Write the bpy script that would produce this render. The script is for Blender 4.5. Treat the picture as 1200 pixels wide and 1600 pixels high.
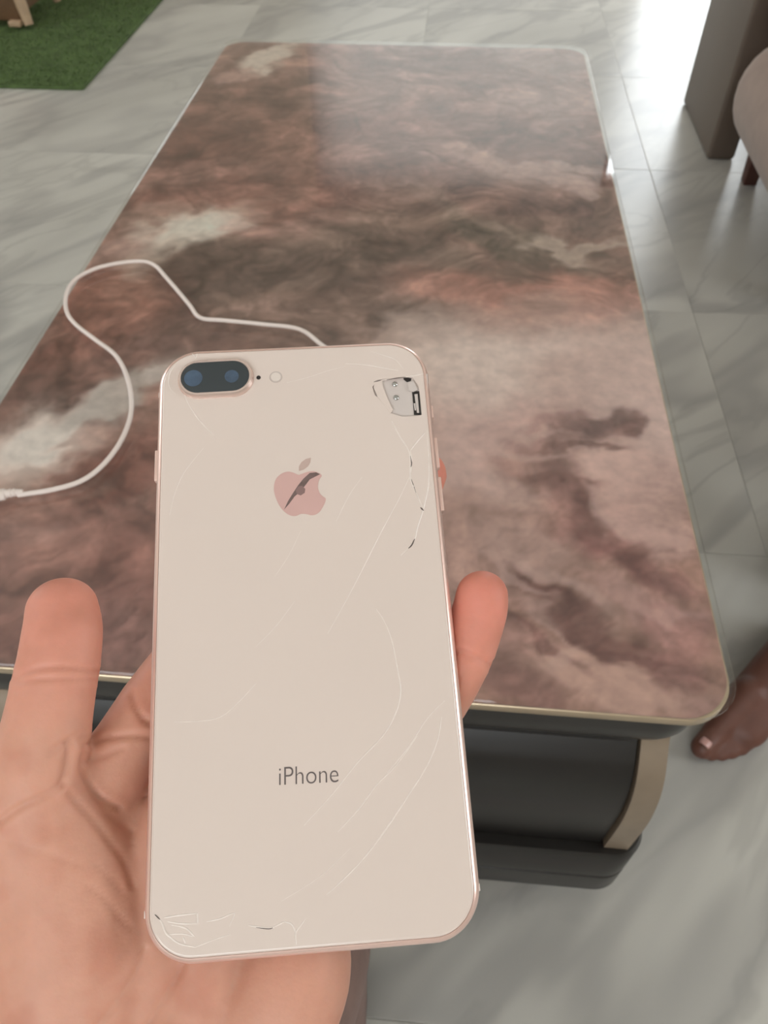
import bpy, bmesh, math, random
import numpy as np
from mathutils import Vector, Matrix, noise
from mathutils.geometry import delaunay_2d_cdt

# ------------------------------------------------------------------ camera, world, light, exposure
S = bpy.context.scene
for o in list(bpy.data.objects):
    bpy.data.objects.remove(o)
COL = S.collection
HT = 0.42                                   # height of the coffee table's glass
F = 1200.0                                  # focal length in pixels of the 1200 x 1600 frame
CR = np.array([[0.9961142070, 0.0876680913, -0.0084138169],
               [0.0605076081, -0.7506508602, -0.6579225756],
               [-0.0639946553, 0.6548569248, -0.7530385728]])   # rows: right, down, forward
CP = np.array([0.3970007443, -0.2365462441, 0.4505560875 + HT])

cam = bpy.data.cameras.new('camera')
cam.sensor_fit = 'HORIZONTAL'
cam.sensor_width = 36.0
cam.lens = 36.0 * F / 1200.0
cam.clip_start = 0.01
cam.dof.use_dof = True
cam.dof.focus_distance = 0.198
cam.dof.aperture_fstop = 44.0
co = bpy.data.objects.new('camera', cam)
COL.objects.link(co)
co.matrix_world = Matrix(((CR[0][0], -CR[1][0], -CR[2][0], CP[0]),
                          (CR[0][1], -CR[1][1], -CR[2][1], CP[1]),
                          (CR[0][2], -CR[1][2], -CR[2][2], CP[2]),
                          (0, 0, 0, 1)))
S.camera = co

# the room: daylight by the far doorway; unseen left and back windows added for fill
RX0, RX1, RY0, RY1, RZ = -2.6, 2.7, -2.4, 4.3, 2.75
DOOR = (-0.40, 2.10, 2.15)                  # x0, x1, top; a sheer curtain hangs over its left half
CURT = 1.24                                 # where the curtain ends
WINL = (0.6, 2.0, 1.05, 2.35)               # y0, y1, z0, z1 in the left wall; unseen window added for fill light
WINB = (-1.6, 0.8, 1.15, 2.35)              # x0, x1, z0, z1 behind the camera; added opening, sized to brighten the foreground
WINR = (-0.75, 0.35, 1.0, 2.2)              # y0, y1, z0, z1 in the right wall

W = bpy.data.worlds.new('sky')
S.world = W
W.use_nodes = True
bg = W.node_tree.nodes['Background']
bg.inputs[0].default_value = (0.92, 0.97, 1.0, 1)
bg.inputs[1].default_value = 3.6

def portal(name, loc, rot, sx, sy):
    l = bpy.data.lights.new(name, 'AREA')
    l.shape = 'RECTANGLE'
    l.size, l.size_y = sx, sy
    l.cycles.is_portal = True
    o = bpy.data.objects.new(name, l)
    o.location, o.rotation_euler = loc, rot
    COL.objects.link(o)
R90 = math.pi / 2
portal('door_daylight', ((DOOR[0] + DOOR[1]) / 2, RY1 + 0.16, DOOR[2] / 2), (-R90, 0, 0), DOOR[1] - DOOR[0], DOOR[2])
portal('left_window_fill', (RX0 - 0.16, (WINL[0] + WINL[1]) / 2, (WINL[2] + WINL[3]) / 2), (R90, 0, -R90), WINL[1] - WINL[0], WINL[3] - WINL[2])
portal('right_window_daylight', (RX1 + 0.16, (WINR[0] + WINR[1]) / 2, (WINR[2] + WINR[3]) / 2), (R90, 0, R90), WINR[1] - WINR[0], WINR[3] - WINR[2])
portal('back_window_fill', ((WINB[0] + WINB[1]) / 2, RY0 - 0.16, (WINB[2] + WINB[3]) / 2), (R90, 0, 0), WINB[1] - WINB[0], WINB[3] - WINB[2])

def area(name, loc, rot, sx, sy, power, colour):
    l = bpy.data.lights.new(name, 'AREA')
    l.shape = 'RECTANGLE'
    l.size, l.size_y = sx, sy
    l.energy, l.color = power, colour
    o = bpy.data.objects.new(name, l)
    o.location, o.rotation_euler = loc, rot
    COL.objects.link(o)

S.view_settings.view_transform = 'Standard'
S.view_settings.look = 'None'
S.view_settings.gamma = 1.0
S.view_settings.use_curve_mapping = False
S.view_settings.exposure = 0.85

# ------------------------------------------------------------------ photo pixel -> place
def ray(u, v):
    return CR.T @ np.array([(u - 600) / F, (v - 800) / F, 1.0])
def onz(u, v, z):                           # on a horizontal plane
    d = ray(u, v)
    return CP + d * (z - CP[2]) / d[2]
def ondepth(u, v, dep):
    return CP + ray(u, v) * dep
def project(P):
    q = (np.asarray(P) - CP) @ CR.T
    return np.stack([F * q[..., 0] / q[..., 2] + 600, F * q[..., 1] / q[..., 2] + 800], -1)
# the phone's own frame: origin at a corner of its back, x across, y along, z out of the back
PR = np.array([[0.9864, -0.14762, 0.07227], [0.16397, 0.91411, -0.37084], [-0.01132, 0.37765, 0.92588]])
PO = np.array([0.33804, -0.20609, 0.25471 + HT])
PW, PH, PT = 0.0781, 0.1584, 0.0075
PM = Matrix(((PR[0][0], PR[0][1], PR[0][2], PO[0]), (PR[1][0], PR[1][1], PR[1][2], PO[1]),
             (PR[2][0], PR[2][1], PR[2][2], PO[2]), (0, 0, 0, 1)))
def ph(u, v, h=0.0):                        # pixel -> phone frame, on the plane h above its back
    d = PR.T @ ray(u, v)
    o = PR.T @ (CP - PO)
    return o + d * (h - o[2]) / d[2]

# ------------------------------------------------------------------ materials
def srgb(r, g, b):
    f = lambda c: (c / 255 / 12.92) if c / 255 <= 0.04045 else ((c / 255 + 0.055) / 1.055) ** 2.4
    return (f(r), f(g), f(b), 1)
MATS = {}
def mat(name, col, rough=0.5, metal=0.0, coat=0.0, var=0.0, scale=60.0, bump=0.0, bscale=200.0, spec=0.5, sss=0.0, sheen=0.0, coat_rough=0.05, aniso=None):
    if name in MATS:
        return MATS[name]
    m = bpy.data.materials.new(name)
    m.use_nodes = True
    nt = m.node_tree
    b = nt.nodes['Principled BSDF']
    b.inputs['Base Color'].default_value = col
    b.inputs['Roughness'].default_value = rough
    b.inputs['Metallic'].default_value = metal
    b.inputs['Coat Weight'].default_value = coat
    b.inputs['Coat Roughness'].default_value = coat_rough
    b.inputs['Specular IOR Level'].default_value = spec
    if sheen:
        b.inputs['Sheen Weight'].default_value = sheen
    if sss:
        b.inputs['Subsurface Weight'].default_value = sss
        b.inputs['Subsurface Radius'].default_value = (0.004, 0.0015, 0.0008)
        b.inputs['Subsurface Scale'].default_value = 1.0
    tc = nt.nodes.new('ShaderNodeTexCoord')
    if var or True:
        n = nt.nodes.new('ShaderNodeTexNoise')
        n.inputs['Scale'].default_value = scale
        n.inputs['Detail'].default_value = 5
        nt.links.new(tc.outputs['Object'], n.inputs['Vector'])
        r = nt.nodes.new('ShaderNodeValToRGB')
        v = max(var, 0.01)
        r.color_ramp.elements[0].position = 0.3
        r.color_ramp.elements[1].position = 0.7
        r.color_ramp.elements[0].color = tuple(c * (1 - v) for c in col[:3]) + (1,)
        r.color_ramp.elements[1].color = tuple(min(1, c * (1 + v)) for c in col[:3]) + (1,)
        nt.links.new(n.outputs['Fac'], r.inputs['Fac'])
        nt.links.new(r.outputs['Color'], b.inputs['Base Color'])
    if bump:
        n2 = nt.nodes.new('ShaderNodeTexNoise')
        n2.inputs['Scale'].default_value = bscale
        n2.inputs['Detail'].default_value = 4
        nt.links.new(tc.outputs['Object'], n2.inputs['Vector'])
        bp = nt.nodes.new('ShaderNodeBump')
        bp.inputs['Strength'].default_value = bump
        bp.inputs['Distance'].default_value = 0.001
        nt.links.new(n2.outputs['Fac'], bp.inputs['Height'])
        nt.links.new(bp.outputs['Normal'], b.inputs['Normal'])
    MATS[name] = m
    return m

def attr_mat(name, rough, attr='Col', sss=0.0, coat=0.0, var=0.06, scale=90.0, bump=0.0, bscale=300.0, spec=0.5):
    m = bpy.data.materials.new(name)
    m.use_nodes = True
    nt = m.node_tree
    b = nt.nodes['Principled BSDF']
    b.inputs['Roughness'].default_value = rough
    b.inputs['Coat Weight'].default_value = coat
    b.inputs['Specular IOR Level'].default_value = spec
    if sss:
        b.inputs['Subsurface Weight'].default_value = sss
        b.inputs['Subsurface Radius'].default_value = (0.004, 0.0014, 0.0007)
        b.inputs['Subsurface Scale'].default_value = 1.0
    a = nt.nodes.new('ShaderNodeAttribute')
    a.attribute_name = attr
    tc = nt.nodes.new('ShaderNodeTexCoord')
    n = nt.nodes.new('ShaderNodeTexNoise')
    n.inputs['Scale'].default_value = scale
    n.inputs['Detail'].default_value = 6
    n.inputs['Roughness'].default_value = 0.6
    nt.links.new(tc.outputs['Object'], n.inputs['Vector'])
    mr = nt.nodes.new('ShaderNodeMapRange')
    mr.inputs['From Min'].default_value = 0.3
    mr.inputs['From Max'].default_value = 0.7
    mr.inputs['To Min'].default_value = 1 - var
    mr.inputs['To Max'].default_value = 1 + var
    nt.links.new(n.outputs['Fac'], mr.inputs['Value'])
    mx = nt.nodes.new('ShaderNodeMix')
    mx.data_type = 'RGBA'
    mx.blend_type = 'MULTIPLY'
    mx.inputs[0].default_value = 1.0
    nt.links.new(a.outputs['Color'], mx.inputs[6])
    nt.links.new(mr.outputs['Result'], mx.inputs[7])
    nt.links.new(mx.outputs[2], b.inputs['Base Color'])
    if bump:
        n2 = nt.nodes.new('ShaderNodeTexNoise')
        n2.inputs['Scale'].default_value = bscale
        n2.inputs['Detail'].default_value = 5
        nt.links.new(tc.outputs['Object'], n2.inputs['Vector'])
        bp = nt.nodes.new('ShaderNodeBump')
        bp.inputs['Strength'].default_value = bump
        bp.inputs['Distance'].default_value = 0.001
        nt.links.new(n2.outputs['Fac'], bp.inputs['Height'])
        nt.links.new(bp.outputs['Normal'], b.inputs['Normal'])
    return m

def glass_mat():                            # thin clear sheet: straight through, mirrored by Fresnel
    m = bpy.data.materials.new('clear_glass')
    m.use_nodes = True
    nt = m.node_tree
    nt.nodes.remove(nt.nodes['Principled BSDF'])
    out = nt.nodes['Material Output']
    t = nt.nodes.new('ShaderNodeBsdfTransparent')
    t.inputs[0].default_value = (0.98, 0.985, 0.98, 1)
    g = nt.nodes.new('ShaderNodeBsdfGlossy')
    g.inputs['Roughness'].default_value = 0.03
    fr = nt.nodes.new('ShaderNodeFresnel')
    ge = nt.nodes.new('ShaderNodeNewGeometry')
    mr = nt.nodes.new('ShaderNodeMapRange')
    mr.inputs['To Min'].default_value = 1.5
    mr.inputs['To Max'].default_value = 1 / 1.5
    nt.links.new(ge.outputs['Backfacing'], mr.inputs['Value'])
    nt.links.new(mr.outputs['Result'], fr.inputs['IOR'])
    mx = nt.nodes.new('ShaderNodeMixShader')
    nt.links.new(fr.outputs[0], mx.inputs[0])
    nt.links.new(t.outputs[0], mx.inputs[1])
    nt.links.new(g.outputs[0], mx.inputs[2])
    nt.links.new(mx.outputs[0], out.inputs['Surface'])
    return m

def marble_mat():
    m = bpy.data.materials.new('veined_white_tile')
    m.use_nodes = True
    nt = m.node_tree
    b = nt.nodes['Principled BSDF']
    b.inputs['Roughness'].default_value = 0.3
    b.inputs['Specular IOR Level'].default_value = 0.5
    ge = nt.nodes.new('ShaderNodeNewGeometry')
    oi = nt.nodes.new('ShaderNodeObjectInfo')
    sc = nt.nodes.new('ShaderNodeVectorMath')
    sc.operation = 'SCALE'
    sc.inputs[0].default_value = (17.0, 31.0, 9.0)
    nt.links.new(oi.outputs['Random'], sc.inputs['Scale'])
    ad = nt.nodes.new('ShaderNodeVectorMath')
    ad.operation = 'ADD'
    nt.links.new(ge.outputs['Position'], ad.inputs[0])
    nt.links.new(sc.outputs[0], ad.inputs[1])
    mp = nt.nodes.new('ShaderNodeMapping')
    mp.vector_type = 'TEXTURE'
    mp.inputs['Rotation'].default_value = (0, 0, math.radians(48))
    mp.inputs['Scale'].default_value = (1.0, 0.36, 1.0)
    nt.links.new(ad.outputs[0], mp.inputs['Vector'])
    def noise_node(scale, detail, dist):
        n = nt.nodes.new('ShaderNodeTexNoise')
        n.inputs['Scale'].default_value = scale
        n.inputs['Detail'].default_value = detail
        n.inputs['Distortion'].default_value = dist
        nt.links.new(mp.outputs[0], n.inputs['Vector'])
        return n
    def vein(n, width):
        s = nt.nodes.new('ShaderNodeMath'); s.operation = 'SUBTRACT'; s.inputs[1].default_value = 0.5
        nt.links.new(n.outputs['Fac'], s.inputs[0])
        a = nt.nodes.new('ShaderNodeMath'); a.operation = 'ABSOLUTE'
        nt.links.new(s.outputs[0], a.inputs[0])
        r = nt.nodes.new('ShaderNodeMapRange')
        r.inputs['From Max'].default_value = width
        r.inputs['To Min'].default_value = 1.0
        r.inputs['To Max'].default_value = 0.0
        r.interpolation_type = 'SMOOTHSTEP'
        nt.links.new(a.outputs[0], r.inputs['Value'])
        return r
    v1 = vein(noise_node(1.2, 3, 0.4), 0.07)
    v2 = vein(noise_node(2.4, 4, 0.7), 0.045)
    cloud = noise_node(1.1, 5, 0.3)
    mk = noise_node(1.9, 2, 0.0)
    mm = nt.nodes.new('ShaderNodeMath'); mm.operation = 'MULTIPLY'
    nt.links.new(v2.outputs[0], mm.inputs[0]); nt.links.new(mk.outputs['Fac'], mm.inputs[1])
    base = nt.nodes.new('ShaderNodeValToRGB')
    base.color_ramp.elements[0].position = 0.35
    base.color_ramp.elements[1].position = 0.65
    base.color_ramp.elements[0].color = srgb(177, 174, 167)
    base.color_ramp.elements[1].color = srgb(203, 200, 192)
    nt.links.new(cloud.outputs['Fac'], base.inputs['Fac'])
    def darken(prev, fac, amount, col):
        k = nt.nodes.new('ShaderNodeMath'); k.operation = 'MULTIPLY'; k.inputs[1].default_value = amount
        nt.links.new(fac, k.inputs[0])
        x = nt.nodes.new('ShaderNodeMix'); x.data_type = 'RGBA'
        nt.links.new(k.outputs[0], x.inputs[0])
        nt.links.new(prev, x.inputs[6])
        x.inputs[7].default_value = col
        return x.outputs[2]
    c = darken(base.outputs[0], v1.outputs[0], 0.55, srgb(148, 145, 142))
    c = darken(c, mm.outputs[0], 0.5, srgb(140, 137, 133))
    nt.links.new(c, b.inputs['Base Color'])
    return m

# ------------------------------------------------------------------ mesh helpers
def link(name, me, m=None, parent=None, smooth=True):
    o = bpy.data.objects.new(name, me)
    COL.objects.link(o)
    if m:
        me.materials.append(m)
    if smooth:
        for p in me.polygons:
            p.use_smooth = True
    if parent:
        o.parent = parent
    return o
def frombm(name, bm, m=None, parent=None, smooth=False, sharp=None):
    bmesh.ops.recalc_face_normals(bm, faces=bm.faces)
    me = bpy.data.meshes.new(name)
    bm.to_mesh(me)
    bm.free()
    o = link(name, me, m, parent, smooth)
    if sharp:
        me.set_sharp_from_angle(angle=math.radians(sharp))
    return o
def tag(o, label, cat, group=None):
    o['label'] = label
    o['category'] = cat
    if group:
        o['group'] = group
    return o
def empty(name, loc, label, cat):
    o = bpy.data.objects.new(name, None)
    o.empty_display_size = 0.05
    o.location = loc
    COL.objects.link(o)
    return tag(o, label, cat)
def keep(o, parent):                        # parent without moving the mesh (parents are unrotated empties)
    o.parent = parent
    o.matrix_parent_inverse = parent_matrix(parent).inverted()
    return o
def parent_matrix(p):
    return Matrix.Translation(p.location) if p.parent is None else Matrix.Translation(p.location)

def box(bm, x0, x1, y0, y1, z0, z1):
    v = [bm.verts.new((x, y, z)) for z in (z0, z1) for y in (y0, y1) for x in (x0, x1)]
    for f in ((0, 1, 3, 2), (4, 5, 7, 6), (0, 1, 5, 4), (2, 3, 7, 6), (0, 2, 6, 4), (1, 3, 7, 5)):
        bm.faces.new([v[i] for i in f])
    return v
def bevel(bm, w, seg=3):
    bmesh.ops.recalc_face_normals(bm, faces=bm.faces)
    bmesh.ops.bevel(bm, geom=list(bm.edges), offset=w, segments=seg, profile=0.5, affect='EDGES', clamp_overlap=True)

def rr_outline(x0, y0, x1, y1, r, n=10):
    pts = []
    for cx, cy, a0 in ((x1 - r, y1 - r, 0), (x0 + r, y1 - r, 90), (x0 + r, y0 + r, 180), (x1 - r, y0 + r, 270)):
        for i in range(n + 1):
            a = math.radians(a0 + 90 * i / n)
            pts.append((cx + r * math.cos(a), cy + r * math.sin(a)))
    return pts
def loft_rr(bm, x0, y0, x1, y1, r, profile, n=10, cap0=True, cap1=True):
    rings = []
    for ins, z in profile:
        rings.append([bm.verts.new((x, y, z)) for x, y in rr_outline(x0 + ins, y0 + ins, x1 - ins, y1 - ins, max(r - ins, 0.0004), n)])
    for a, b in zip(rings, rings[1:]):
        k = len(a)
        for i in range(k):
            bm.faces.new((a[i], a[(i + 1) % k], b[(i + 1) % k], b[i]))
    if cap0:
        bm.faces.new(rings[0][::-1])
    if cap1:
        bm.faces.new(rings[-1])
    return rings

def smooth_path(pts, per=8):                # Catmull-Rom through the points, values of any dimension
    P = [np.array(p, float) for p in pts]
    P = [2 * P[0] - P[1]] + P + [2 * P[-1] - P[-2]]
    out = []
    for i in range(1, len(P) - 2):
        for k in range(per):
            t = k / per
            a, b, c, d = P[i - 1], P[i], P[i + 1], P[i + 2]
            out.append(0.5 * (2 * b + (c - a) * t + (2 * a - 5 * b + 4 * c - d) * t * t + (3 * b - a - 3 * c + d) * t ** 3))
    out.append(P[-2])
    return out
def tube(bm, pts, rad, n=10, up=(0, 0, 1), flat=1.0, cap=True):
    """round tube along points; rad may be one radius or one per point; flat scales the radius along 'up'"""
    P = [Vector(p) for p in pts]
    rings = []
    for i, p in enumerate(P):
        t = (P[min(i + 1, len(P) - 1)] - P[max(i - 1, 0)]).normalized()
        s = t.cross(Vector(up))
        if s.length < 1e-5:
            s = t.cross(Vector((1, 0, 0)))
        s.normalize()
        w = s.cross(t)
        r = rad[i] if hasattr(rad, '__len__') else rad
        rings.append([bm.verts.new(p + s * (r * math.cos(a)) + w * (r * flat * math.sin(a)))
                      for a in (2 * math.pi * k / n for k in range(n))])
    for a, b in zip(rings, rings[1:]):
        for k in range(n):
            bm.faces.new((a[k], a[(k + 1) % n], b[(k + 1) % n], b[k]))
    if cap:
        bm.faces.new(rings[0][::-1])
        bm.faces.new(rings[-1])
def limb(bm, stations, up, n=20, per=6):
    """stations: (x, y, z, half width, half thickness); rounded at both ends; a closed shell for the voxel union"""
    S_ = smooth_path(stations, per)
    def ends(a, b):                         # half-ellipsoid cap beyond a, coming from b
        d = a[:3] - b[:3]
        d = d / np.linalg.norm(d)
        r = a[4] * 0.5 + a[3] * 0.5
        return [np.concatenate([a[:3] + d * r * math.sin(t), a[3:] * max(math.cos(t), 0.04)]) for t in (0.35, 0.7, 1.0, 1.25, 1.45, 1.55)]
    S_ = ends(S_[0], S_[1])[::-1] + S_ + ends(S_[-1], S_[-2])
    P = [Vector(s[:3]) for s in S_]
    rings = []
    for i, p in enumerate(P):
        t = (P[min(i + 1, len(P) - 1)] - P[max(i - 1, 0)]).normalized()
        s = t.cross(Vector(up)).normalized()
        w = s.cross(t)
        rings.append([bm.verts.new(p + s * (S_[i][3] * math.cos(a)) + w * (S_[i][4] * math.sin(a)))
                      for a in (2 * math.pi * k / n for k in range(n))])
    for a, b in zip(rings, rings[1:]):
        for k in range(n):
            bm.faces.new((a[k], a[(k + 1) % n], b[(k + 1) % n], b[k]))
    bm.faces.new(rings[0][::-1])
    bm.faces.new(rings[-1])
def blob(bm, c, r, rot=None):
    m = Matrix.Translation(c) @ (rot.to_4x4() if rot else Matrix.Identity(4)) @ Matrix.Diagonal((r[0], r[1], r[2], 1))
    bmesh.ops.create_uvsphere(bm, u_segments=24, v_segments=14, radius=1, matrix=m)
def fused(bm, voxel, smooth_it):            # one continuous skin over all the shells
    bmesh.ops.recalc_face_normals(bm, faces=bm.faces)
    me = bpy.data.meshes.new('tmp')
    bm.to_mesh(me)
    bm.free()
    o = bpy.data.objects.new('tmp', me)
    COL.objects.link(o)
    r = o.modifiers.new('r', 'REMESH')
    r.mode = 'VOXEL'
    r.voxel_size = voxel
    s = o.modifiers.new('s', 'SMOOTH')
    s.factor = 0.5
    s.iterations = smooth_it
    dg = bpy.context.evaluated_depsgraph_get()
    out = bpy.data.meshes.new_from_object(o.evaluated_get(dg))
    bpy.data.objects.remove(o)
    return out

# numpy fractal noise for prints and skins
RNG = np.random.RandomState(7)
LAT = RNG.rand(64, 64)
def vnoise(x, y):
    xi, yi = np.floor(x).astype(int), np.floor(y).astype(int)
    fx, fy = x - xi, y - yi
    fx, fy = fx * fx * (3 - 2 * fx), fy * fy * (3 - 2 * fy)
    a, b = LAT[xi % 64, yi % 64], LAT[(xi + 1) % 64, yi % 64]
    c, d = LAT[xi % 64, (yi + 1) % 64], LAT[(xi + 1) % 64, (yi + 1) % 64]
    return (a * (1 - fx) + b * fx) * (1 - fy) + (c * (1 - fx) + d * fx) * fy
def fbm(x, y, o=5, gain=0.5):
    s, a, t = 0, 1, 0
    for i in range(o):
        s = s + a * vnoise(x * 2 ** i + 13.7 * i, y * 2 ** i + 5.1 * i)
        t += a
        a *= gain
    return s / t

# ------------------------------------------------------------------ the room
def structure(o):
    o['kind'] = 'structure'
    return o
wallm = mat('cream_wall_paint', srgb(216, 206, 192), 0.7, var=0.03, scale=3)
ceilm = mat('white_ceiling_paint', srgb(232, 228, 220), 0.8, var=0.02, scale=3)
framem = mat('dark_door_frame', srgb(70, 60, 52), 0.4, var=0.08)
T = 0.15
bm = bmesh.new()
box(bm, RX0 - T, RX1 + T, RY0 - T, RY1 + T, -0.08, -0.0010)
floor = structure(frombm('floor', bm, mat('grey_tile_grout', srgb(192, 190, 182), 0.8)))
bm = bmesh.new()
box(bm, RX0 - T, RX1 + T, RY0 - T, RY1 + T, RZ, RZ + 0.1)
structure(frombm('ceiling', bm, ceilm))
bm = bmesh.new()
box(bm, RX1, RX1 + T, RY0 - T, WINR[0], 0, RZ)
box(bm, RX1, RX1 + T, WINR[1], RY1 + T, 0, RZ)
box(bm, RX1, RX1 + T, WINR[0], WINR[1], 0, WINR[2])
box(bm, RX1, RX1 + T, WINR[0], WINR[1], WINR[3], RZ)
structure(frombm('wall_right', bm, wallm))
bm = bmesh.new()
box(bm, RX0, DOOR[0], RY1, RY1 + T, 0, RZ)
box(bm, DOOR[1], RX1, RY1, RY1 + T, 0, RZ)
box(bm, DOOR[0], DOOR[1], RY1, RY1 + T, DOOR[2], RZ)
structure(frombm('wall_far', bm, wallm))
bm = bmesh.new()
box(bm, RX0 - T, RX0, RY0 - T, WINL[0], 0, RZ)
box(bm, RX0 - T, RX0, WINL[1], RY1 + T, 0, RZ)
box(bm, RX0 - T, RX0, WINL[0], WINL[1], 0, WINL[2])
box(bm, RX0 - T, RX0, WINL[0], WINL[1], WINL[3], RZ)
structure(frombm('wall_left', bm, wallm))
bm = bmesh.new()
box(bm, RX0, WINB[0], RY0 - T, RY0, 0, RZ)
box(bm, WINB[1], RX1, RY0 - T, RY0, 0, RZ)
box(bm, WINB[0], WINB[1], RY0 - T, RY0, 0, WINB[2])
box(bm, WINB[0], WINB[1], RY0 - T, RY0, WINB[3], RZ)
structure(frombm('wall_back', bm, wallm))
def frame_bars(name, bars):
    bm = bmesh.new()
    for b in bars:
        box(bm, *b)
    structure(frombm(name, bm, framem))
a, b_, c = DOOR
frame_bars('door_1', [(CURT, CURT + 0.05, RY1 + 0.03, RY1 + 0.1, 0, c - 0.05), (a, a + 0.05, RY1 + 0.03, RY1 + 0.1, 0, c), (b_ - 0.05, b_, RY1 + 0.03, RY1 + 0.1, 0, c), (a + 0.05, b_ - 0.05, RY1 + 0.03, RY1 + 0.1, c - 0.05, c)])
y0, y1, z0, z1 = WINL
frame_bars('left_fill_window', [(RX0 - 0.1, RX0 - 0.05, y, y + 0.045, z0, z1) for y in (y0, (y0 + y1) / 2 - 0.02, y1 - 0.045)] +
           [(RX0 - 0.098, RX0 - 0.052, y0, y1, z, z + 0.045) for z in (z0, z1 - 0.045)])
y0, y1, z0, z1 = WINR
frame_bars('window_3', [(RX1 + 0.05, RX1 + 0.1, y, y + 0.04, z0, z1) for y in (y0, y1 - 0.04)] +
           [(RX1 + 0.052, RX1 + 0.098, y0, y1, z, z + 0.04) for z in (z0, z1 - 0.04)])
x0, x1, z0, z1 = WINB
frame_bars('back_fill_window', [(x, x + 0.045, RY0 - 0.1, RY0 - 0.05, z0, z1) for x in (x0, (x0 + x1) / 2 - 0.02, x1 - 0.045)] +
           [(x0, x1, RY0 - 0.098, RY0 - 0.052, z, z + 0.045) for z in (z0, z1 - 0.045)])

cm = bpy.data.materials.new('sheer_curtain_cloth')
cm.use_nodes = True
nt = cm.node_tree
nt.nodes.remove(nt.nodes['Principled BSDF'])
tr, df, mx = nt.nodes.new('ShaderNodeBsdfTranslucent'), nt.nodes.new('ShaderNodeBsdfDiffuse'), nt.nodes.new('ShaderNodeMixShader')
tr.inputs[0].default_value = (0.28, 0.27, 0.255, 1)
df.inputs[0].default_value = (0.75, 0.72, 0.68, 1)
mx.inputs[0].default_value = 0.4
nt.links.new(tr.outputs[0], mx.inputs[1]); nt.links.new(df.outputs[0], mx.inputs[2]); nt.links.new(mx.outputs[0], nt.nodes['Material Output'].inputs['Surface'])
bm = bmesh.new()
cv = [[bm.verts.new((DOOR[0] - 0.02 + (CURT + 0.03 - DOOR[0]) * i / 120, RY1 - 0.06 + 0.002 * math.sin(i * 0.9) * (0.5 + 0.5 * (1 - z / 2.3)), z)) for i in range(121)] for z in (0.03, 0.8, 1.6, 2.3)]
for r0, r1 in zip(cv, cv[1:]):
    for i in range(120):
        bm.faces.new((r0[i], r0[i + 1], r1[i + 1], r1[i]))
tag(frombm('sheer_curtain', bm, cm, None, True), 'sheer white curtain hanging over the far doorway', 'curtain')

# floor tiles, 60 cm, each its own piece
TS, TX, TY = 0.60, 0.874, 0.48
bm = bmesh.new()
h = TS / 2 - 0.0004
loft_rr(bm, -h, -h, h, h, 0.001, [(0.0, -0.0009), (0.0, -0.0005), (0.0004, -0.0001), (0.0010, 0.0)], n=2)
tile_me = None
i0, i1 = math.floor((RX0 - TX) / TS), math.ceil((RX1 - TX) / TS)
j0, j1 = math.floor((RY0 - TY) / TS), math.ceil((RY1 + 0.15 - TY) / TS)
marble = marble_mat()
for i in range(i0, i1):
    for j in range(j0, j1):
        if tile_me is None:
            t = frombm('tile', bm, marble, floor)
            tile_me = t.data
        else:
            t = bpy.data.objects.new('tile', tile_me)
            COL.objects.link(t)
            t.parent = floor
        t.location = (TX + (i + 0.5) * TS, TY + (j + 0.5) * TS, 0)

# ------------------------------------------------------------------ coffee table
table = empty('coffee_table', (0.3, 0.6, 0), 'low coffee table with a cloudy brown stone print under clear glass', 'coffee table')
TL = 1.2
def tpart(name, bm, m, smooth=True, sharp=35, parent=table):
    return keep(frombm(name, bm, m, None, smooth, sharp), table)
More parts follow.
